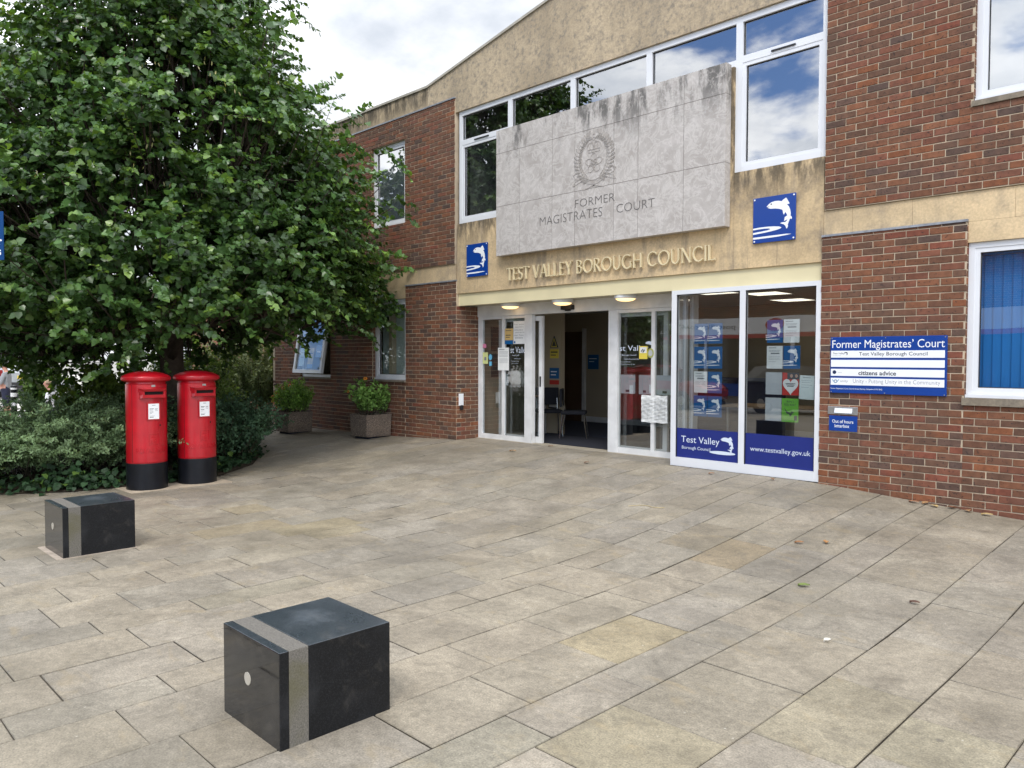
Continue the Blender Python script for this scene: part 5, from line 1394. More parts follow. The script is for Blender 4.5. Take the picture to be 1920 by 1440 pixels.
def unit(a): return a / np.maximum(np.linalg.norm(a, axis=-1, keepdims=True), 1e-9)
def leaves(name, P, A, Nn, size, col, mat, parent=None, T=T_HEART, origin=(0, 0, 0)):
    """one mesh of folded leaf blades: base point, tip direction, face normal, length, colour"""
    n = len(P)
    A = unit(A); S = unit(np.cross(A, Nn)); Nn = np.cross(S, A)
    sz = np.asarray(size).reshape(n, 1, 1)
    V = P[:, None, :] + sz * (T[None, :, 0:1] * S[:, None, :] + T[None, :, 1:2] * A[:, None, :] + T[None, :, 2:3] * Nn[:, None, :])
    V = (V - np.array(origin)).reshape(-1, 3).astype(np.float32)
    idx = (np.arange(n) * 6)[:, None]
    F = np.concatenate([idx + np.array([0, 3, 2, 1]), idx + np.array([0, 5, 4, 3])], 1).reshape(-1).astype(np.int32)
    me = bpy.data.meshes.new(name)
    me.vertices.add(len(V)); me.vertices.foreach_set('co', V.ravel())
    me.loops.add(len(F)); me.loops.foreach_set('vertex_index', F)
    nf = len(F) // 4
    me.polygons.add(nf); me.polygons.foreach_set('loop_start', np.arange(nf, dtype=np.int32) * 4)
    me.polygons.foreach_set('loop_total', np.full(nf, 4, np.int32))
    me.materials.append(mat)
    at = me.attributes.new('col', 'FLOAT_COLOR', 'FACE')
    c4 = np.concatenate([np.asarray(col), np.ones((n, 1))], 1).astype(np.float32)
    at.data.foreach_set('color', np.repeat(c4, 2, axis=0).ravel())
    me.update(); me.validate()
    return linkobj(name, me, parent)
def rand_unit(n): return unit(rng.normal(size=(n, 3)))

# the lime tree beside the pillar boxes
TX, TY = -13.06, 5.0
TZ = gz(TX, TY)
tree = empty('lime_tree', 'large leafy lime tree with low hanging crown behind the red pillar boxes', 'tree', (TX, TY, TZ))
PRO_Z = np.array([1.6, 1.85, 2.1, 2.5, 3.0, 3.6, 4.7, 5.6, 6.2, 7.4, 8.8, 10.0, 10.6])
PRO_R = np.array([1.6, 2.1, 2.6, 2.95, 3.1, 3.0, 2.85, 2.6, 1.95, 1.45, 1.05, 0.6, 0.2])
def crown_r(z, th):
    r = np.interp(z, PRO_Z, PRO_R)
    return r * (1 + 0.09 * np.sin(3 * th + 1.3 * z) + 0.07 * np.sin(5 * th - 2.1 * z + 1) + 0.05 * np.sin(2.7 * z + th))
m = MB()
m.tube([(0, 0, -0.05), (0.01, 0.0, 0.5), (-0.02, 0.02, 1.6), (0.03, 0.0, 3.2), (0.0, 0.05, 5.2), (0.03, 0.0, 7.4), (0, 0, 9.6)], [0.26, 0.20, 0.185, 0.16, 0.12, 0.07, 0.02], 12)
m.build('trunk', BARK, tree, True)
limbs = []
m = MB()
for i in range(46):
    z0 = 1.7 + 7.2 * (i / 46) ** 1.1
    th = i * 2.39996 + rng.uniform(-.3, .3)
    zt = z0 + rng.uniform(-0.5, 0.9) if z0 < 3.2 else z0 + rng.uniform(0.2, 1.5)
    zt = min(max(zt, 1.95), 10)
    r = float(crown_r(zt, th)) * rng.uniform(0.78, 0.95)
    d = np.array([math.cos(th), math.sin(th)])
    pts = []
    for k in range(6):
        s = k / 5
        rr = r * s
        zz_ = z0 + (zt - z0) * s + 0.5 * math.sin(math.pi * s) * (0.6 if z0 < 4 else 0.3)
        pts.append((d[0] * rr + rng.uniform(-.06, .06) * s, d[1] * rr + rng.uniform(-.06, .06) * s, zz_))
    base = 0.075 * (1 - i / 60)
    m.tube(pts, [base * (1 - 0.85 * k / 5) for k in range(6)], 7)
    limbs.append(pts)
m.build('limb', BARK, tree, True)

def crown():
    Ps, As, Ns, Ss, Cs = [], [], [], [], []
    tw = MB()
    nclump = 940
    tops = rng.random(nclump)
    for ci in range(nclump):
        # clump centres spread over the shell, a few inside
        z = float(np.interp(rng.random(), [0, .12, .30, .50, .68, .84, 1], [1.95, 2.3, 3.0, 4.1, 5.3, 6.8, 10.0]))
        th = rng.uniform(0, 2 * math.pi)
        z += 0.32 * max(0.0, math.cos(th + math.radians(21))) * max(0.0, 1 - (z - 1.9) / 1.2)
        z += 0.75 * max(0.0, math.cos(th - math.radians(55))) * max(0.0, 1 - (z - 1.9) / 2.5)
        inner = rng.random() < 0.36
        fr = rng.uniform(0.45, 0.75) if inner else rng.uniform(0.80, 1.0)
        R_ = float(crown_r(z, th)) * fr
        c = np.array([R_ * math.cos(th) - 0.18, R_ * math.sin(th) - 0.18, z])
        out = np.array([math.cos(th), math.sin(th), 0.0])
        nspr = 9
        ctone = rng.uniform(0.6, 1.45)
        bright = rng.random() < 0.32 and not inner
        for s in range(nspr):
            o = rng.normal(size=3) * np.array([0.28, 0.28, 0.26])
            d = unit(out * rng.uniform(0.5, 1.0) + rng.normal(size=3) * 0.45 + np.array([0, 0, rng.uniform(-0.25, 0.45)]))
            ln = rng.uniform(0.35, 0.75)
            nl = int(ln * 34)
            tt = np.linspace(0.05, 1.0, nl)
            droop = rng.uniform(0.02, 0.28)
            pts = c + o + d[None] * (tt * ln)[:, None] + np.array([0, 0, -1])[None] * (droop * ln * tt ** 2)[:, None]
            side = unit(np.cross(d, [0, 0, 1]))
            sg = np.where(np.arange(nl) % 2 == 0, 1.0, -1.0)[:, None]
            a = d[None] * 0.55 + side[None] * sg * 0.8 + np.array([0, 0, -0.35])[None] + rng.normal(size=(nl, 3)) * 0.42
            nn = out[None] * 0.55 + np.array([0, 0, 0.65])[None] + rng.normal(size=(nl, 3)) * 0.50
            sz = rng.uniform(0.065, 0.145, nl) * (1.0 - 0.25 * tt)
            young = np.clip(tt - 0.55, 0, 1)[:, None] * (2.0 if bright else 0.6) * rng.random((nl, 1))
            base = np.array([0.052, 0.110, 0.030]) * ctone * rng.uniform(0.7, 1.35, (nl, 1))
            col = base + young * np.array([0.15, 0.22, 0.02])
            Ps.append(pts); As.append(a); Ns.append(nn); Ss.append(sz); Cs.append(col)
            if s % 3 == 0: tw.tube([c * 0.82 + np.array([0, 0, 0.15 * z * 0.1]), c + o, pts[-1]], [0.012, 0.007, 0.002], 4, cap=False)
    # long free shoots beyond the outline
    for k in range(75):
        z = rng.uniform(2.2, 9.5); th = rng.uniform(0, 2 * math.pi)
        R_ = float(crown_r(z, th)) * 0.93
        out = np.array([math.cos(th), math.sin(th), 0])
        c = np.array([R_ * math.cos(th), R_ * math.sin(th), z])
        d = unit(out + np.array([0, 0, rng.uniform(-0.1, 0.9)]) + rng.normal(size=3) * 0.25)
        ln = rng.uniform(0.6, 1.05); nl = int(ln * 20)
        tt = np.linspace(0.05, 1, nl)
        pts = c + d[None] * (tt * ln)[:, None] + np.array([0, 0, -1])[None] * (0.12 * tt ** 2)[:, None]
        side = unit(np.cross(d, [0, 0, 1])); sg = np.where(np.arange(nl) % 2 == 0, 1.0, -1.0)[:, None]
        a = d[None] * 0.5 + side[None] * sg * 0.8 + np.array([0, 0, -0.3])[None] + rng.normal(size=(nl, 3)) * 0.25
        nn = np.array([0, 0, 1.0])[None] + out * 0.3 + rng.normal(size=(nl, 3)) * 0.4
        Ps.append(pts); As.append(a); Ns.append(nn); Ss.append(rng.uniform(0.055, 0.095, nl) * (1.05 - 0.4 * tt)); Cs.append(np.array([0.075, 0.145, 0.028]) + rng.random((nl, 1)) * np.array([0.09, 0.13, 0.012]))
        tw.tube([c * 0.9, c, pts[nl // 2], pts[-1]], [0.01, 0.008, 0.005, 0.002], 4, cap=False)
    cr = leaves('crown', np.concatenate(Ps), np.concatenate(As), np.concatenate(Ns), np.concatenate(Ss), np.concatenate(Cs), LEAF, tree)
    tw.build('twig', BARK, tree)
    # pale hanging bracts and fruit
    q = []
    for k in range(130):
        z = rng.uniform(4.0, 7.2); th = rng.uniform(-2.2, 0.6)
        R_ = float(crown_r(z, th)) * rng.uniform(0.9, 1.0)
        q.append((R_ * math.cos(th), R_ * math.sin(th), z))
    q = np.array(q)
    q = np.concatenate([q, q + rng.normal(size=q.shape) * 0.05])
    leaves('bract', q, np.array([0, 0, -1.0]) + rng.normal(size=q.shape) * 0.25, rand_unit(len(q)), rng.uniform(0.05, 0.08, len(q)), np.array([0.26, 0.24, 0.075]) * rng.uniform(0.7, 1.2, (len(q), 1)), LEAF, cr, T_NARROW)['kind'] = 'stuff'
crown()

def shrub(name, label, cx_, cy_, rx, ry, h, nstem, leaf_len, tint, T=T_OVAL, arch=0.6, per=34, jitter=0.35, tipcol=None, spread=1.0, group=None, mat=LEAF_S, up=0.3, cat='shrub'):
    z0 = gz(cx_, cy_) + 0.02
    t = empty(name, label, cat, (cx_, cy_, z0), 0, group)
    Ps, As, Ns, Ss, Cs = [], [], [], [], []
    st = MB()
    for i in range(nstem):
        a = rng.uniform(0, 2 * math.pi); q = math.sqrt(rng.random())
        bx, by = rx * 0.75 * q * math.cos(a), ry * 0.75 * q * math.sin(a)
        out = unit(np.array([bx / rx + rng.normal() * 0.35, by / ry + rng.normal() * 0.35, 0.001]))
        hh = h * rng.uniform(0.55, 1.0) * (1 - 0.35 * q ** 2)
        rl = spread * rng.uniform(0.25, 0.75) * min(rx, ry)
        nl = per
        s = np.linspace(0.25, 1, nl)
        pts = np.stack([bx + out[0] * rl * s ** 1.4, by + out[1] * rl * s ** 1.4, hh * (1.25 * s - arch * s ** 2.6)], 1)
        pts += rng.normal(size=pts.shape) * 0.012
        pts[:, 2] = np.maximum(pts[:, 2], 0.03)
        d = unit(np.gradient(pts, axis=0))
        r1 = rand_unit(nl)
        side = unit(np.cross(d, r1))
        A_ = d * 0.45 + side + rng.normal(size=(nl, 3)) * jitter
        Nn_ = np.array([0, 0, 1.0]) * up + out * 0.3 + rng.normal(size=(nl, 3)) * 0.5 + d * 0.3
        Ps.append(pts); As.append(A_); Ns.append(Nn_); Ss.append(rng.uniform(0.7, 1.2, nl) * leaf_len)
        tone = rng.uniform(0.7, 1.3)
        c = np.array(tint) * tone * rng.uniform(0.75, 1.25, (nl, 1))
        if tipcol is not None: c = c + (np.clip(s - 0.45, 0, 1)[:, None] * rng.random((nl, 1)) * 1.6) * np.array(tipcol)
        Cs.append(c)
        if i % 3 == 0: st.tube([(bx * 0.9, by * 0.9, 0.0), pts[nl // 3], pts[2 * nl // 3], pts[-1]], [0.008, 0.006, 0.004, 0.0015], 4, cap=False)
    leaves('foliage', np.concatenate(Ps), np.concatenate(As), np.concatenate(Ns), np.concatenate(Ss), np.concatenate(Cs), mat, t, T)
    st.build('stem', STEM, t)
    return t
# shrubs of the planting bed
GA = 'grey green arching shrubs in the planting bed'
shrub('arching_shrub', 'grey green shrub with arching small leaved branches beside the left pillar box', -12.75, 3.15, 1.35, 1.35, 1.58, 620, 0.046, (0.132, 0.205, 0.092), T=T_NARROW * np.array([1.5, 1, 1]), arch=0.50, per=115, tipcol=(0.06, 0.08, 0.045), spread=1.6, jitter=0.12, group=GA)
shrub('arching_shrub', 'grey green arching shrub at the left edge, spreading over the paving', -12.75, 1.45, 1.3, 1.2, 1.25, 520, 0.046, (0.132, 0.205, 0.092), T=T_NARROW * np.array([1.5, 1, 1]), arch=0.54, per=110, tipcol=(0.06, 0.08, 0.045), spread=1.6, jitter=0.12, group=GA)
shrub('broadleaf_shrub', 'dark green glossy shrub right of the pillar boxes', -12.35, 5.35, 0.88, 0.88, 1.38, 480, 0.055, (0.055, 0.108, 0.056), arch=0.4, per=36, tipcol=(0.018, 0.032, 0.018), spread=1.15)
shrub('broadleaf_shrub', 'low dark shrub reaching towards the pebble planters', -13.95, 6.25, 0.58, 0.5, 1.15, 280, 0.06, (0.055, 0.108, 0.056), arch=0.45, per=32, tipcol=(0.016, 0.032, 0.016), spread=1.2)
shrub('variegated_shrub', 'tall cream and green variegated shrub beside the far brick corner', -18.1, 8.75, 1.1, 0.95, 2.6, 460, 0.07, (0.12, 0.17, 0.065), arch=0.25, per=44, tipcol=(0.32, 0.32, 0.17), spread=0.9)
shrub('variegated_shrub', 'green shrub with pale young leaves behind the tree trunk', -15.9, 6.4, 0.9, 0.9, 2.05, 380, 0.07, (0.10, 0.17, 0.045), arch=0.25, per=38, tipcol=(0.22, 0.27, 0.07), spread=0.9)
shrub('maple_shrub', 'yellow green shrub behind the left pillar box', -15.2, 4.75, 0.75, 0.75, 1.78, 280, 0.09, (0.09, 0.15, 0.03), T=T_HEART, arch=0.25, per=30, tipcol=(0.10, 0.12, 0.012), spread=0.9)
shrub('laurel_bush', 'small upright laurel bush behind the seated man', -20.9, 5.0, 0.42, 0.42, 1.75, 120, 0.10, (0.045, 0.095, 0.025), T=T_HEART, arch=0.2, per=30, tipcol=(0.07, 0.09, 0.01), spread=0.8)
# ivy along the paving edge
pl = np.array([(-12.0, 1.2), (-11.35, 2.3), (-10.95, 3.0), (-10.95, 3.55), (-10.9, 4.1), (-11.0, 4.75), (-11.5, 5.5), (-12.2, 6.05), (-13.0, 6.45), (-14.2, 6.95)])
Ps = []
for i in range(3200):
    k = rng.integers(0, len(pl) - 1); f = rng.random()
    p = pl[k] * (1 - f) + pl[k + 1] * f
    dd = pl[k + 1] - pl[k]; nrm = np.array([dd[1], -dd[0]]) / np.linalg.norm(dd)
    off = rng.normal() * 0.12 - 0.16
    dens = 0.5 + 0.5 * math.sin(7 * (k + f)) * math.sin(3.1 * (k + f) + 1)
    if rng.random() > 0.25 + 0.75 * dens: continue
    x, y = p + nrm * off
    Ps.append((x, y, gz(x, y) + abs(rng.normal()) * 0.09 * (0.5 + dens) + 0.02 + max(0, -off) * 0.25))
Ps = np.array(Ps); n = len(Ps)
tag(leaves('ivy', Ps, rng.normal(size=(n, 3)) * 0.6 + np.array([0.5, -0.5, -0.4]), np.array([0.45, -0.35, 0.9]) + rng.normal(size=(n, 3)) * 0.4, rng.uniform(0.05, 0.105, n), np.array([0.024, 0.055, 0.022]) * rng.uniform(0.6, 1.5, (n, 1)) + (rng.random((n, 1)) < 0.08) * np.array([0.07, 0.11, 0.01]), LEAF_S), 'dark green ivy along the edge of the planting bed', 'ivy', kind='stuff')

# plants in the planters
PETAL = M('orange_petal', (0.70, 0.24, 0.012), 0.6, 0.15, 20)
HEART_ = M('flower_centre', (0.05, 0.022, 0.01), 0.8, 0)
def flower(parent, x, y, z, r, n):
    n = Vector(n).normalized()
    a = n.orthogonal().normalized(); b = n.cross(a)
    c = Vector((x, y, z))
    m = MB()
    for k in range(12):
        t = 2 * math.pi * k / 12
        d = a * math.cos(t) + b * math.sin(t); s = n.cross(d)
        m.add([c + d * r * 0.2, c + d * r * 0.7 + s * r * 0.2, c + d * r * 1.0 - n * r * 0.15, c + d * r * 0.7 - s * r * 0.2], [(0, 3, 2, 1)])
    e = MB(); e.lathe([(r * 0.26, 0), (r * 0.2, r * 0.18), (0, r * 0.24)], n=10); e.v = [tuple(c + a * v[0] + b * v[1] + n * v[2]) for v in e.v]
    st = MB(); st.tube([(x * 0.35, y * 0.35, 0.0), (x * 0.8, y * 0.8, z * 0.6), (x, y, z)], 0.004, 5)
    f = m.build('flower', PETAL, parent); e.build('flower_centre', HEART_, f); st.build('flower_stem', STEM, f)
p1 = shrub('flowering_plant', 'bright green plant with orange daisies in the left pebble planter', -14.56, 8.06, 0.32, 0.32, 0.72, 110, 0.075, (0.18, 0.32, 0.06), T=T_NARROW * np.array([1.5, 1, 1]), arch=0.2, per=26, tipcol=(0.05, 0.08, 0.01), group=None, cat='plant')
p1.location.z += 0.36
for x, y, z in ((-0.38, -0.22, 0.22), (-0.42, -0.15, 0.30), (-0.36, -0.28, 0.36), (-0.43, -0.1, 0.40), (-0.3, -0.25, 0.45), (0.02, -0.1, 0.60), (-0.24, -0.1, 0.55), (-0.40, -0.26, 0.27), (-0.34, -0.20, 0.16)):
    flower(p1, x, y, z, 0.048, (0.4, -0.8, 0.5))
p2 = shrub('flowering_plant', 'leafy plant with a single orange flower in the planter below the pale window', -12.27, 8.40, 0.34, 0.34, 0.88, 56, 0.085, (0.16, 0.29, 0.065), T=T_NARROW * np.array([1.7, 1, 1]), arch=0.34, per=24, tipcol=(0.045, 0.07, 0.012), spread=1.2, cat='plant')
p2.location.z += 0.36
flower(p2, 0.0, -0.12, 0.74, 0.045, (0.5, -0.6, 0.6)); flower(p2, -0.46, -0.2, 0.48, 0.03, (0.3, -0.8, 0.3))

# ------------------------------------------------------------------ litter on the paving
def litter(x, y, rz, s, col, label, kind='leaf'):
    z = gz(x, y) + 0.004
    t = MB()
    n = 7
    pts = []
    for i in range(n):
        u = i / (n - 1); w = 0.34 * math.sin(math.pi * min(1, u * 1.05 + 0.02)) * (1.15 - 0.5 * u)
        pts.append((u - 0.5, w))
    vs = [(a * s, 0, 0.012 * math.sin(3.4 * a + 1) + 0.006) for a, w in pts] + [(a * s, w * s, 0.018 + 0.025 * s * math.sin(5 * a) + 0.1 * w * s) for a, w in pts] + [(a * s, -w * s, 0.012 + 0.02 * s * math.cos(4 * a) + 0.12 * w * s) for a, w in pts]
    c, si = math.cos(rz), math.sin(rz)
    vs = [(x + a * c - b * si, y + a * si + b * c, z + max(0.001, h)) for a, b, h in vs]
    fs = [(i, i + 1, n + i + 1, n + i) for i in range(n - 1)] + [(i + 1, i, 2 * n + i, 2 * n + i + 1) for i in range(n - 1)]
    t.add(vs, fs)
    tag(t.build('fallen_leaf', M('dry_leaf', col, 0.7, 0.25, 30)), label, 'leaf', 'fallen leaves on the paving')
BRN = (0.26, 0.125, 0.05)
litter(-2.99, 6.53, 0.6, 0.075, BRN, 'curled brown leaf on the paving, left of a pair below the notice board pier')
litter(-2.82, 6.69, 2.0, 0.08, (0.34, 0.17, 0.06), 'orange brown leaf on the paving, right of a pair below the notice board pier')
litter(-1.78, 5.70, 0.2, 0.065, (0.085, 0.04, 0.025), 'dark brown leaf lying alone at the right of the paving')
litter(-2.5, 5.55, 0.5, 0.085, (0.13, 0.17, 0.04), 'fresh green leaf on a paving joint')
litter(-1.93, 4.62, 1.0, 0.05, (0.50, 0.48, 0.42), 'whitish scrap on the large slab at the right')
litter(-8.39, 8.35, 0.4, 0.11, (0.30, 0.17, 0.07), 'tan leaf in front of the open doorway, on its left')
litter(-6.79, 8.20, 1.4, 0.09, (0.16, 0.09, 0.05), 'brown leaf in front of the right door light')
litter(-8.30, 9.12, 0.1, 0.10, (0.22, 0.12, 0.06), 'brown leaf on the door threshold')
litter(-5.0, 8.45, 0.4, 0.07, BRN, 'small brown leaf below the left bay pane')
litter(-4.25, 8.55, 2.4, 0.08, (0.24, 0.12, 0.05), 'small brown leaf below the right bay pane')
for i, (x, y) in enumerate([(-2.72, 8.62), (-2.62, 8.66), (-2.52, 8.60), (-2.38, 8.66), (-2.22, 8.64), (-2.05, 8.62)]):
    litter(x, y, i * 1.3, 0.10, [(0.27, 0.12, 0.06), (0.32, 0.18, 0.08), (0.42, 0.30, 0.13)][i % 3], 'dry leaf in the drift along the foot of the right brick wall')
m = MB(); P_ = [(-4.95 + 0.36 * k / 9, 6.68 + 0.18 * k / 9 + 0.05 * math.sin(k * 0.6), 0) for k in range(10)]
m.tube([(x, y, gz(x, y) + 0.006) for x, y, _ in P_], 0.0035, 5); tag(m.build('straw', M('straw', (0.42, 0.33, 0.18), 0.8, 0.1)), 'thin pale straw lying on the paving in front of the bay', 'straw')

# ------------------------------------------------------------------ people at the left
SKIN = M('skin', (0.48, 0.24, 0.17), 0.55, 0.06, 20)
SHIRT = M('grey_cotton', (0.25, 0.26, 0.275), 0.9, 0.10, 9)
SHORTS = M('navy_cotton', (0.014, 0.017, 0.040), 0.9, 0.1, 9)
HAIR = M('grey_hair', (0.36, 0.33, 0.30), 0.8, 0.2, 40)
HAIR2 = M('fair_hair', (0.30, 0.22, 0.14), 0.8, 0.2, 40)
SHOE = M('shoe', (0.45, 0.44, 0.43), 0.7, 0.1)
WSHIRT = M('white_cotton', (0.72, 0.73, 0.75), 0.9, 0.08, 9)
def figure(label, J, Ed, matof, mats, loc_, rz, hair, hairmat):
    me = bpy.data.meshes.new('person')
    names_ = list(J)
    me.from_pydata([J[k][0] for k in names_], [(names_.index(a), names_.index(b)) for a, b in Ed], [])
    o = linkobj('person', me)
    sk = o.modifiers.new('skin', 'SKIN'); sk.use_smooth_shade = True
    sv = me.skin_vertices[0].data
    for i, k in enumerate(names_):
        r = J[k][1]; sv[i].radius = r if isinstance(r, tuple) else (r, r)
        sv[i].use_root = (k == 'pelvis')
    sb = o.modifiers.new('sub', 'SUBSURF'); sb.levels = 2; sb.render_levels = 2
    dg = bpy.context.evaluated_depsgraph_get()
    me2 = bpy.data.meshes.new_from_object(o.evaluated_get(dg))
    o.modifiers.clear(); o.data = me2; bpy.data.meshes.remove(me); me2.name = 'person'
    me2.materials.clear()
    for mm in mats: me2.materials.append(mm)
    segs = [(Vector(J[a][0]), Vector(J[b][0]), matof.get((a, b), 0)) for a, b in Ed]
    for p in me2.polygons:
        c = p.center
        best = (1e9, 0)
        for a, b, mi in segs:
            ab = b - a; t = max(0, min(1, (c - a).dot(ab) / max(ab.length_squared, 1e-9)))
            dd = (a + ab * t - c).length
            if dd < best[0]: best = (dd, mi)
        p.material_index = best[1]; p.use_smooth = True
    o.location = loc_; o.rotation_euler = (0, 0, rz); tag(o, label, 'person')
    h = MB()
    for (pr, cpos, sc) in hair:
        k = len(h.v); h.lathe(pr, (0, 0, 0), 16)
        for i in range(k, len(h.v)):
            v = h.v[i]; h.v[i] = (cpos[0] + v[0] * sc[0], cpos[1] + v[1] * sc[1], cpos[2] + v[2] * sc[2])
    h.build('hair', hairmat, o, True)
    return o
dome = [(1.0, -0.15), (1.0, 0.1), (0.92, 0.42), (0.72, 0.70), (0.40, 0.92), (0.0, 1.0)]
J = {'pelvis': ((0, 0, 0.88), (0.165, 0.125)), 'waist': ((0, 0.03, 1.04), (0.17, 0.135)), 'chest': ((0, 0.01, 1.25), (0.185, 0.125)), 'neckb': ((0, -0.01, 1.40), (0.075, 0.065)), 'neck': ((0, 0.01, 1.46), 0.055), 'jaw': ((0, 0.045, 1.51), (0.058, 0.062)), 'head': ((0, 0.03, 1.59), (0.074, 0.090)), 'top': ((0, 0.02, 1.655), (0.05, 0.06)), 'nose': ((0, 0.135, 1.56), 0.012)}
Ed = [('pelvis', 'waist'), ('waist', 'chest'), ('chest', 'neckb'), ('neckb', 'neck'), ('neck', 'jaw'), ('jaw', 'head'), ('head', 'top'), ('head', 'nose')]
MO = {('pelvis', 'waist'): 1, ('waist', 'chest'): 1, ('chest', 'neckb'): 1}
for s, nme in ((1, 'r'), (-1, 'l')):
    J.update({'sh' + nme: ((0.175 * s, -0.005, 1.345), 0.066), 'el' + nme: ((0.235 * s, 0.07, 1.08), 0.046), 'wr' + nme: ((-0.02 * s, 0.235, 1.13 + 0.03 * s), 0.030), 'ha' + nme: ((-0.10 * s, 0.215, 1.15 + 0.03 * s), (0.038, 0.02)),
              'hip' + nme: ((0.092 * s, 0, 0.83), 0.10), 'kn' + nme: ((0.105 * s, 0.015, 0.46), 0.062), 'kb' + nme: ((0.107 * s, 0.01, 0.41), 0.054), 'ca' + nme: ((0.108 * s, -0.02, 0.30), 0.056), 'an' + nme: ((0.11 * s, -0.015, 0.08), 0.036), 'he' + nme: ((0.11 * s, -0.03, 0.035), 0.035), 'to' + nme: ((0.125 * s, 0.16, 0.03), (0.042, 0.025))})
    for k in range(4):
        J['f%d%s' % (k, nme)] = ((-(0.155 + 0.01 * (k % 2)) * s, 0.19 - 0.008 * k, 1.175 - 0.018 * k + 0.03 * s), 0.0085)
        Ed.append(('ha' + nme, 'f%d%s' % (k, nme)))
    Ed += [('chest', 'sh' + nme), ('sh' + nme, 'el' + nme), ('el' + nme, 'wr' + nme), ('wr' + nme, 'ha' + nme), ('pelvis', 'hip' + nme), ('hip' + nme, 'kn' + nme), ('kn' + nme, 'kb' + nme), ('kb' + nme, 'ca' + nme), ('ca' + nme, 'an' + nme), ('an' + nme, 'he' + nme), ('he' + nme, 'to' + nme)]
    MO.update({('chest', 'sh' + nme): 1, ('sh' + nme, 'el' + nme): 1, ('pelvis', 'hip' + nme): 2, ('hip' + nme, 'kn' + nme): 2, ('an' + nme, 'he' + nme): 3, ('he' + nme, 'to' + nme): 3})
rt2 = Vector((math.cos(YAW), math.sin(YAW)))
figure('man in grey t-shirt and navy shorts standing with folded arms at the left edge', J, Ed, MO, [SKIN, SHIRT, SHORTS, SHOE], (-25.22, 5.14, gz(-25.22, 5.14)), math.radians(45.2 + 105), [(dome, (0, 0.0, 1.575), (0.083, 0.093, 0.098))], HAIR)
# seated man: only head and shoulder show above the shrub
J2 = {'pelvis': ((0, 0, 0.50), (0.16, 0.13)), 'waist': ((0, 0.04, 0.66), (0.15, 0.12)), 'chest': ((0, 0.08, 0.87), (0.175, 0.12)), 'neckb': ((0, 0.10, 1.02), (0.07, 0.062)), 'neck': ((0, 0.125, 1.08), 0.052), 'jaw': ((0, 0.17, 1.125), (0.056, 0.06)), 'head': ((0, 0.165, 1.205), (0.074, 0.09)), 'top': ((0, 0.155, 1.27), (0.05, 0.06)), 'nose': ((0, 0.27, 1.175), 0.012)}
Ed2 = [('pelvis', 'waist'), ('waist', 'chest'), ('chest', 'neckb'), ('neckb', 'neck'), ('neck', 'jaw'), ('jaw', 'head'), ('head', 'top'), ('head', 'nose')]
MO2 = {('pelvis', 'waist'): 1, ('waist', 'chest'): 1, ('chest', 'neckb'): 1}
for s, nme in ((1, 'r'), (-1, 'l')):
    J2.update({'sh' + nme: ((0.17 * s, 0.08, 0.97), 0.062), 'el' + nme: ((0.23 * s, 0.10, 0.70), 0.044), 'wr' + nme: ((0.15 * s, 0.33, 0.60), 0.028), 'ha' + nme: ((0.12 * s, 0.41, 0.585), (0.036, 0.018)),
               'hip' + nme: ((0.09 * s, 0.06, 0.48), 0.092), 'kn' + nme: ((0.12 * s, 0.46, 0.48), 0.06), 'an' + nme: ((0.12 * s, 0.44, 0.08), 0.036), 'to' + nme: ((0.13 * s, 0.60, 0.03), (0.042, 0.025))})
    for k in range(4):
        J2['f%d%s' % (k, nme)] = ((0.10 * s + 0.016 * (k - 1.5), 0.48, 0.57), 0.0085); Ed2.append(('ha' + nme, 'f%d%s' % (k, nme)))
    Ed2 += [('chest', 'sh' + nme), ('sh' + nme, 'el' + nme), ('el' + nme, 'wr' + nme), ('wr' + nme, 'ha' + nme), ('pelvis', 'hip' + nme), ('hip' + nme, 'kn' + nme), ('kn' + nme, 'an' + nme), ('an' + nme, 'to' + nme)]
    MO2.update({('chest', 'sh' + nme): 1, ('sh' + nme, 'el' + nme): 1, ('pelvis', 'hip' + nme): 2, ('hip' + nme, 'kn' + nme): 2, ('kn' + nme, 'an' + nme): 2, ('an' + nme, 'to' + nme): 3})
figure('seated man in white, turned left, behind the dome topped litter bin', J2, Ed2, MO2, [SKIN, WSHIRT, SHORTS, SHOE], (-19.75, 4.98, gz(-19.7, 5.0)), math.radians(45.2 + 95), [(dome, (0, 0.13, 1.205), (0.080, 0.085, 0.085))], HAIR2)
# bench under him
t = empty('bench', 'wooden bench under the seated man, behind the shrubs', 'bench', (-19.75, 4.98, gz(-19.75, 4.98)), math.radians(45.2 + 95))
for k in range(4):
    m = MB(); m.cbox(-0.75, 0.75, -0.2 + 0.115 * k, -0.1 + 0.115 * k, 0.36, 0.39, 0.005); m.build('slat', WOOD, t)
for s in (-1, 1):
    m = MB(); m.box(0.62 * s - 0.03, 0.62 * s + 0.03, -0.18, -0.12, -0.02, 0.36); m.box(0.62 * s - 0.03, 0.62 * s + 0.03, 0.18, 0.24, -0.02, 0.36); m.build('leg', GASKET, t)

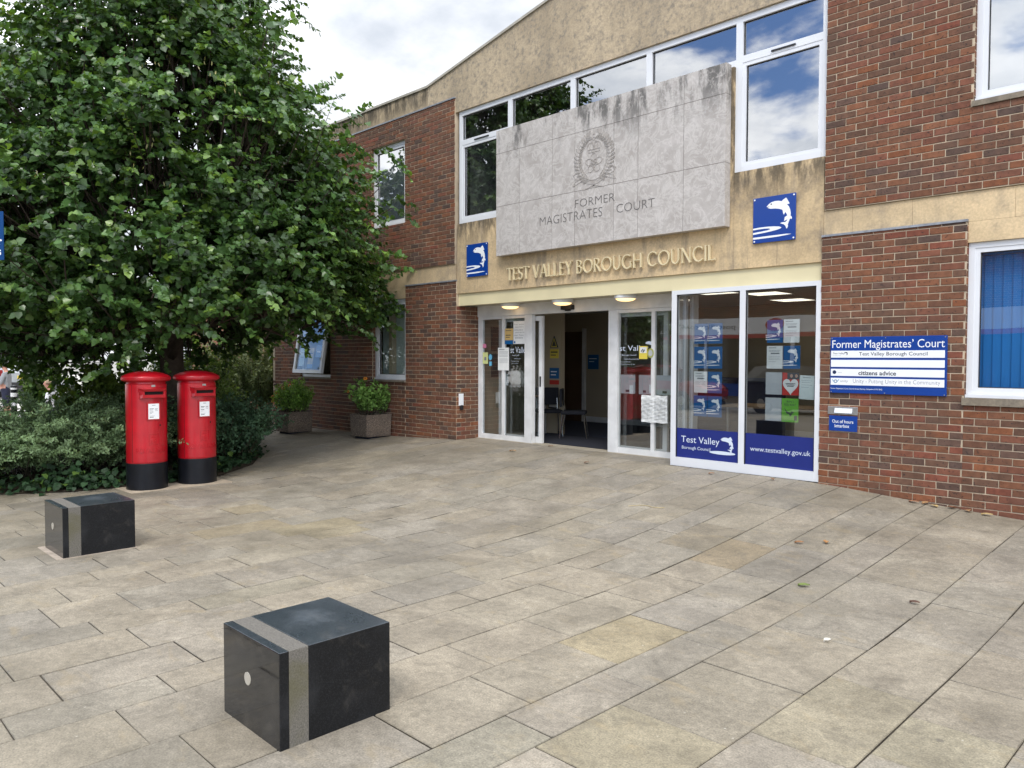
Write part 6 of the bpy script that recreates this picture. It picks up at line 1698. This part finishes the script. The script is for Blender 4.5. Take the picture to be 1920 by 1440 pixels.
# litter bin with domed cap
bx, by = -16.73, 4.43
t = empty('litter_bin', 'dark litter bin with a grey domed top behind the shrubs', 'litter bin', (bx, by, gz(bx, by)))
m = MB(); m.lathe([(0.20, -0.03), (0.225, 0.05), (0.235, 0.98), (0.22, 0.99)], n=32); m.build('body', BLACKP, t, True, 40)
m = MB(); m.lathe([(0.24, 1.135), (0.245, 1.15), (0.235, 1.20), (0.19, 1.245), (0.10, 1.275), (0.0, 1.285)], n=32); m.build('lid', M('grey_lid', (0.46, 0.47, 0.48), 0.35, 0.08, 6), t, True, 40)
for k in range(4):
    a = k * math.pi / 2 + 0.3
    m = MB(); m.tube([(0.21 * math.cos(a), 0.21 * math.sin(a), 0.98), (0.21 * math.cos(a), 0.21 * math.sin(a), 1.14)], 0.016); m.build('post', STEEL, t)

# banded street post
px_, py_ = -19.80, 4.17
t = empty('street_post', 'black street post with white bands beside the standing man', 'bollard', (px_, py_, gz(px_, py_)))
zt = 0.80 - gz(px_, py_)
m = MB(); m.lathe([(0.06, -0.03), (0.06, zt - 0.26)], n=20); m.build('shaft', BLACKP, t, True, 40)
for z0, z1, mm, nm in ((zt - 0.26, zt - 0.17, WHITE, 'band'), (zt - 0.17, zt - 0.10, BLACKP, 'collar'), (zt - 0.10, zt - 0.055, WHITE, 'band')):
    m = MB(); m.lathe([(0.0615, z0), (0.0615, z1)], n=20); m.build(nm, mm, t, True, 40)
m = MB(); m.lathe([(0.064, zt - 0.055), (0.066, zt - 0.03), (0.05, zt - 0.008), (0.0, zt)], n=20); m.build('cap', BLACKP, t, True, 40)
m = MB(); m.lathe([(0.0618, zt - 0.46), (0.0618, zt - 0.385)], n=20); m.build('band', WHITE, t, True, 40)

# blue street banner, mostly out of frame at the left
bp = Vector((-10.315, 2.105, 0))
t = empty('banner_sign', 'blue banner with white lettering among the leaves at the left edge', 'sign', (bp.x, bp.y, gz(bp.x, bp.y)), YAW)
zb0, zb1 = 2.52 - gz(bp.x, bp.y), 3.07 - gz(bp.x, bp.y)
m = MB(); m.tube([(-0.86, 0, -0.05), (-0.86, 0, zb1 + 0.3)], 0.04, 14); m.build('pole', BLACKP, t, True, 40)
m = MB(); m.cbox(-0.82, 0.0, -0.006, 0.006, zb0, zb1, 0.003); bo = m.build('banner', M('banner_blue', (0.003, 0.045, 0.16), 0.6, 0.1, 4.0, 0.2), t)
m = MB(); put_text(m, 'er', -0.115, -0.018, zb0 + 0.165, zb0 + 0.235, y=-0.0075, offset=0.02); put_text(m, 's', -0.075, -0.030, zb0 + 0.055, zb0 + 0.120, y=-0.0075, offset=0.02); m.build('lettering', WHITE, bo)
for z in (zb0 + 0.04, zb1 - 0.04):
    m = MB(); m.tube([(-0.86, 0, z), (-0.78, 0, z)], 0.02); m.build('bracket', BLACKP, t)

# ------------------------------------------------------------------ vehicles
TYRE = M('tyre', (0.012, 0.012, 0.013), 0.9, 0.1, 20)
CARGLASS = M('car_glass', (0.012, 0.016, 0.018), 0.05, 0, spec=0.8)
TAIL = M('tail_lens', (0.22, 0.006, 0.008), 0.2, 0.0)
PLATE = M('yellow_plate', (0.70, 0.50, 0.03), 0.5, 0)
TRIM = M('black_trim', (0.02, 0.02, 0.022), 0.6, 0.1)
def car(label, x, y, rz, paint, group=None, plate=True):
    t = empty('parked_car', label, 'car', (x, y, gz(x, y)), rz, group)
    S = [(0.00, .78, .50, .90, .70, .905), (0.04, .84, .36, .97, .69, 1.02), (0.12, .87, .30, 1.0, .67, 1.16), (0.42, .895, .24, 1.0, .63, 1.47), (0.95, .905, .22, .99, .635, 1.535), (2.0, .905, .22, .97, .63, 1.51), (2.65, .90, .22, .96, .60, 1.37), (3.3, .885, .22, .95, .72, .985), (4.0, .84, .26, .86, .70, .885), (4.28, .74, .36, .70, .62, .72), (4.34, .66, .44, .60, .56, .61)]
    bd, gl = MB(), MB()
    rings = []
    for (yy, w, zl, zb, wr, zr) in S:
        zm = (zl + zb) / 2
        half = [(w * 0.90, zl), (w * 1.0, zl + 0.12), (w * 1.0, zm + 0.05), (w * 0.97, zb), (wr, zr - 0.015), (wr * 0.86, zr + 0.012)]
        rings.append([(a, yy, z) for a, z in half] + [(-a, yy, z) for a, z in reversed(half)])
    n = 12
    for i in range(len(S) - 1):
        for k in range(n):
            k2 = (k + 1) % n
            q = [rings[i][k], rings[i][k2], rings[i + 1][k2], rings[i + 1][k]]
            side = k in (3, 7); top = k in (4, 5, 6)
            g = (side and 2 <= i <= 6) or (top and (i == 2 or i == 6))
            (gl if g else bd).add(q, [(3, 2, 1, 0)])
    bd.add(rings[0], [tuple(range(n))]); bd.add(rings[-1], [tuple(range(n - 1, -1, -1))])
    bmx = bmesh.new()
    body = bd.build('body', paint, t, True, 38)
    gl.build('glazing', CARGLASS, t)
    for s in (-1, 1):
        m = MB(); m.cbox(s * 0.77 - 0.10, s * 0.77 + 0.08, -0.02, 0.16, 0.80, 1.02, 0.015); m.build('tail_light', TAIL, t)
        m = MB(); m.cbox(s * 0.62 - 0.12, s * 0.62 + 0.12, 4.16, 4.30, 0.60, 0.72, 0.02); m.build('headlight', CHROME, t)
        m = MB(); m.cbox(s * 0.98 - 0.09, s * 0.98 + 0.09, 2.75, 2.90, 0.95, 1.08, 0.02); m.build('mirror', TRIM, t)
        for wy in (0.78, 3.42):
            m = MB(); m.lathe([(0.20, -0.10), (0.30, -0.105), (0.325, -0.085), (0.325, 0.085), (0.30, 0.105), (0.20, 0.10)], n=28); m.v = [(s * 0.80 + v[2], wy + v[0], 0.325 + v[1]) for v in m.v]; w_ = m.build('wheel', TYRE, t, True, 40)
            m = MB(); m.lathe([(0.0, -0.10), (0.06, -0.108), (0.20, -0.095), (0.205, 0.095), (0.06, 0.108), (0.0, 0.10)], n=20); m.v = [(s * 0.80 + v[2], wy + v[0], 0.325 + v[1]) for v in m.v]; m.build('rim', STEEL, w_, True, 40)
    m = MB(); m.cbox(-0.80, 0.80, -0.035, 0.10, 0.36, 0.58, 0.02); m.build('bumper', TRIM, t)
    m = MB(); m.box(-0.70, 0.70, 0.05, 4.2, 0.17, 0.30); m.build('underside', TRIM, t)
    if plate:
        m = MB(); m.box(-0.26, 0.26, -0.03, -0.012, 0.70, 0.81, 0); p_ = m.build('number_plate', PLATE, t)
        m = MB(); m.box(-0.36, 0.36, -0.0115, 0.02, 0.66, 0.87, 0); m.build('plate_recess', paint, t)
    return t
SILV = M('silver_paint', (0.42, 0.44, 0.45), 0.3, 0.03, 3, metallic=0.4, coat=0.4)
DKBL = M('dark_car_paint', (0.008, 0.011, 0.02), 0.2, 0.03, 3, coat=0.6)
REDC = M('red_car_paint', (0.30, 0.01, 0.012), 0.25, 0.03, 3, coat=0.6)
car('silver car with a yellow rear number plate parked behind the standing man', -31.9, 7.1, math.radians(76), SILV)
car('dark car parked across the plaza, seen reflected in the bay glass', -12.6, -6.3, math.radians(-90), DKBL)
car('red car parked across the plaza, seen reflected in the entrance glass', -18.2, -6.3, math.radians(-90), REDC)
# ------------------------------------------------------------------ other buildings
TILE = M('roof_tile', (0.13, 0.065, 0.045), 0.85, 0.3, 2.5, bmp=0.6, bscale=9, bdist=0.03)
SLATE = M('slate', (0.075, 0.078, 0.085), 0.75, 0.25, 3.0, bmp=0.5, bscale=9, bdist=0.02)
RENDER = M('white_render', (0.66, 0.65, 0.62), 0.9, 0.08, 0.7)
def house(name, label, x0, x1, y0, y1, z0, eave, ridge, wallmat, roofmat, wins, bricks=None):
    """wins: list of (face, a, z, w, h) with face in '+x', '-y', '+y'"""
    t = empty(name, label, 'building', ((x0 + x1) / 2, (y0 + y1) / 2, z0))
    ox_, oy_, oz_ = t.location
    if bricks:
        for face in bricks:
            if face == '-y': brickwork('brick_wall', x0, x1, z0, eave, [(a - w / 2, a + w / 2, z, z + h) for f, a, z, w, h in wins if f == '-y'], mp=lambda u, d, z: (u - ox_, y0 + d - oy_, z - oz_), seed=31, parent=t, weights=BRW_L, tone=1.15)
            if face == '+x': brickwork('brick_wall', y0, y1, z0, eave, [(a - w / 2, a + w / 2, z, z + h) for f, a, z, w, h in wins if f == '+x'], mp=lambda u, d, z: (x1 - d - ox_, u - oy_, z - oz_), seed=32, parent=t, weights=BRW_L, tone=1.15)
            if face == '+y': brickwork('brick_wall', x0, x1, z0 + 3.4, eave, [(a - w / 2, a + w / 2, z, z + h) for f, a, z, w, h in wins if f == '+y'], mp=lambda u, d, z: (u - ox_, y1 - d - oy_, z - oz_), seed=33, parent=t)
        m = MB(); m.box(x0 + 0.12 - ox_, x1 - 0.12 - ox_, y0 + 0.12 - oy_, y1 - 0.12 - oy_, -0.3, eave - oz_ - 0.02); m.build('wall', MORTAR, t)
    else:
        m = MB(); m.box(x0 - ox_, x1 - ox_, y0 - oy_, y1 - oy_, -0.5, eave - oz_); m.build('wall', wallmat, t)
    m = MB(); ym = (y0 + y1) / 2; e = 0.35
    A_ = [(x0 - e - ox_, y0 - e - oy_, eave - 0.1 - oz_), (x1 + e - ox_, y0 - e - oy_, eave - 0.1 - oz_), (x1 + e - ox_, ym - oy_, ridge - oz_), (x0 - e - ox_, ym - oy_, ridge - oz_), (x0 - e - ox_, y1 + e - oy_, eave - 0.1 - oz_), (x1 + e - ox_, y1 + e - oy_, eave - 0.1 - oz_)]
    B_ = [(x, y, z - 0.14) for x, y, z in A_]
    m.add(A_ + B_, [(0, 1, 2, 3), (3, 2, 5, 4), (7, 6, 9, 8), (8, 9, 10, 11), (0, 6, 7, 1), (1, 7, 8, 2), (2, 8, 11, 5), (5, 11, 10, 4), (4, 10, 9, 3), (3, 9, 6, 0)])
    roof = m.build('roof', roofmat, t)
    m = MB(); m.box(x0 + 0.8 - ox_, x0 + 1.6 - ox_, ym - 0.3 - oy_, ym + 0.3 - oy_, ridge - 0.5 - oz_, ridge + 0.9 - oz_); m.build('chimney', MORTAR, roof)
    m = MB()
    for xx in (x0 + 0.012, x1 - 0.012):
        m.add([(xx - ox_, y0 - oy_, eave - oz_), (xx - ox_, y1 - oy_, eave - oz_), (xx - ox_, ym - oy_, ridge - 0.15 - oz_)], [(0, 1, 2)])
    m.build('gable', wallmat or MORTAR, t)
    for f, a, z, w, h in wins:
        m, g = MB(), MB()
        for (p, q, r_, s_) in framebars(a - w / 2, a + w / 2, z, z + h, w=0.07) + [(a - 0.03, a + 0.03, z + 0.07, z + h - 0.07)]:
            if f == '-y': m.box(p - ox_, q - ox_, y0 - 0.02 - oy_, y0 + 0.08 - oy_, r_ - oz_, s_ - oz_)
            elif f == '+y': m.box(p - ox_, q - ox_, y1 - 0.08 - oy_, y1 + 0.02 - oy_, r_ - oz_, s_ - oz_)
            else: m.box(x1 - 0.08 - ox_, x1 + 0.02 - ox_, p - oy_, q - oy_, r_ - oz_, s_ - oz_)
        c = {'-y': [(a - w / 2, y0 - 0.004), (a + w / 2, y0 - 0.004)], '+y': [(a - w / 2, y1 + 0.004), (a + w / 2, y1 + 0.004)], '+x': [(x1 + 0.004, a - w / 2), (x1 + 0.004, a + w / 2)]}[f]
        g.add([(c[0][0] - ox_, c[0][1] - oy_, z - oz_), (c[1][0] - ox_, c[1][1] - oy_, z - oz_), (c[1][0] - ox_, c[1][1] - oy_, z + h - oz_), (c[0][0] - ox_, c[0][1] - oy_, z + h - oz_)], [(0, 1, 2, 3)])
        wn = m.build('window', UPVC, t); g.build('pane', CARGLASS, wn)
    return t
house('brick_house', 'red brick house behind the tree, beyond the left end of the council building', -28.5, -20.2, 10.6, 17.0, -0.35, 5.2, 7.6, None, TILE,
      [('+x', 12.4, 0.7, 1.1, 1.3), ('+x', 15.2, 0.7, 1.1, 1.3), ('+x', 12.4, 3.3, 1.1, 1.2), ('+x', 15.2, 3.3, 1.1, 1.2), ('-y', -26.5, 0.7, 1.2, 1.3), ('-y', -22.6, 3.3, 1.2, 1.2), ('-y', -26.5, 3.3, 1.2, 1.2)], bricks=('-y', '+x'))
house('white_house', 'white rendered house across the far road, behind the silver car', -60.0, -48.0, 4.0, 11.5, 0.0, 5.4, 8.4, RENDER, SLATE,
      [('+x', 5.8, 0.9, 1.2, 1.4), ('+x', 9.6, 0.9, 1.2, 1.4), ('+x', 5.8, 3.5, 1.2, 1.3), ('+x', 9.6, 3.5, 1.2, 1.3), ('-y', -51, 0.9, 1.4, 1.4), ('-y', -56, 3.5, 1.4, 1.3)])
# the shop across the plaza, behind the photographer; it shows in the glass
shop = house('shop_building', 'brick shop with a white fascia across the plaza, reflected in the bay glass', -27.0, -5.0, -19.0, -11.0, -0.30, 6.4, 8.6, None, SLATE,
      [('+y', x, 4.1, 1.3, 1.5) for x in (-25.2, -22.0, -18.6, -15.2, -11.8, -8.4)], bricks=('+y',))
ox_, oy_, oz_ = shop.location
def sm(x0, x1, d0, d1, z0, z1, name, mat):
    m = MB(); m.box(x0 - ox_, x1 - ox_, -11.0 + d0 - oy_, -11.0 + d1 - oy_, z0 - oz_, z1 - oz_); return m.build(name, mat, shop)
fasc = sm(-26.5, -5.5, -0.05, 0.12, 2.42, 3.08, 'fascia', WHITE)
sm(-26.5, -5.5, -0.05, 0.115, 2.26, 2.415, 'fascia_stripe', M('post_red', (0.42, 0.02, 0.03), 0.4, 0))
m = MB()
rev = lambda xc: (lambda x, y, z: (xc - x - ox_, -11.0 + 0.123 - y * 0 - oy_, z - oz_))
put_text(m, 'postoffice.co.uk', 0, 2.6, 2.6, 2.85, mp=rev(-15.8)); put_text(m, 'Post Office', 0, 2.2, 2.62, 2.88, mp=rev(-10.2))
m.build('lettering', INK, fasc)
m = MB(); m.prism([(-14.1 + 0.36 * math.cos(t) - ox_, 2.76 + 0.25 * math.sin(t) - oz_) for t in [2 * math.pi * k / 28 for k in range(28)]], -11.0 + 0.121 - oy_, -11.0 + 0.16 - oy_); m.build('emblem', RED_P, fasc)
sm(-26.5, -5.5, -0.1, -0.05, -0.1, 2.25, 'shop_window', CARGLASS)
for x in (-26.5, -22.5, -18.5, -17.3, -13.5, -9.5, -5.62): sm(x, x + 0.12, -0.05, 0.03, -0.1, 2.26, 'mullion', UPVC)
sm(-26.5, -5.5, -0.05, 0.06, -0.1, 0.35, 'stall_riser', BLUE)
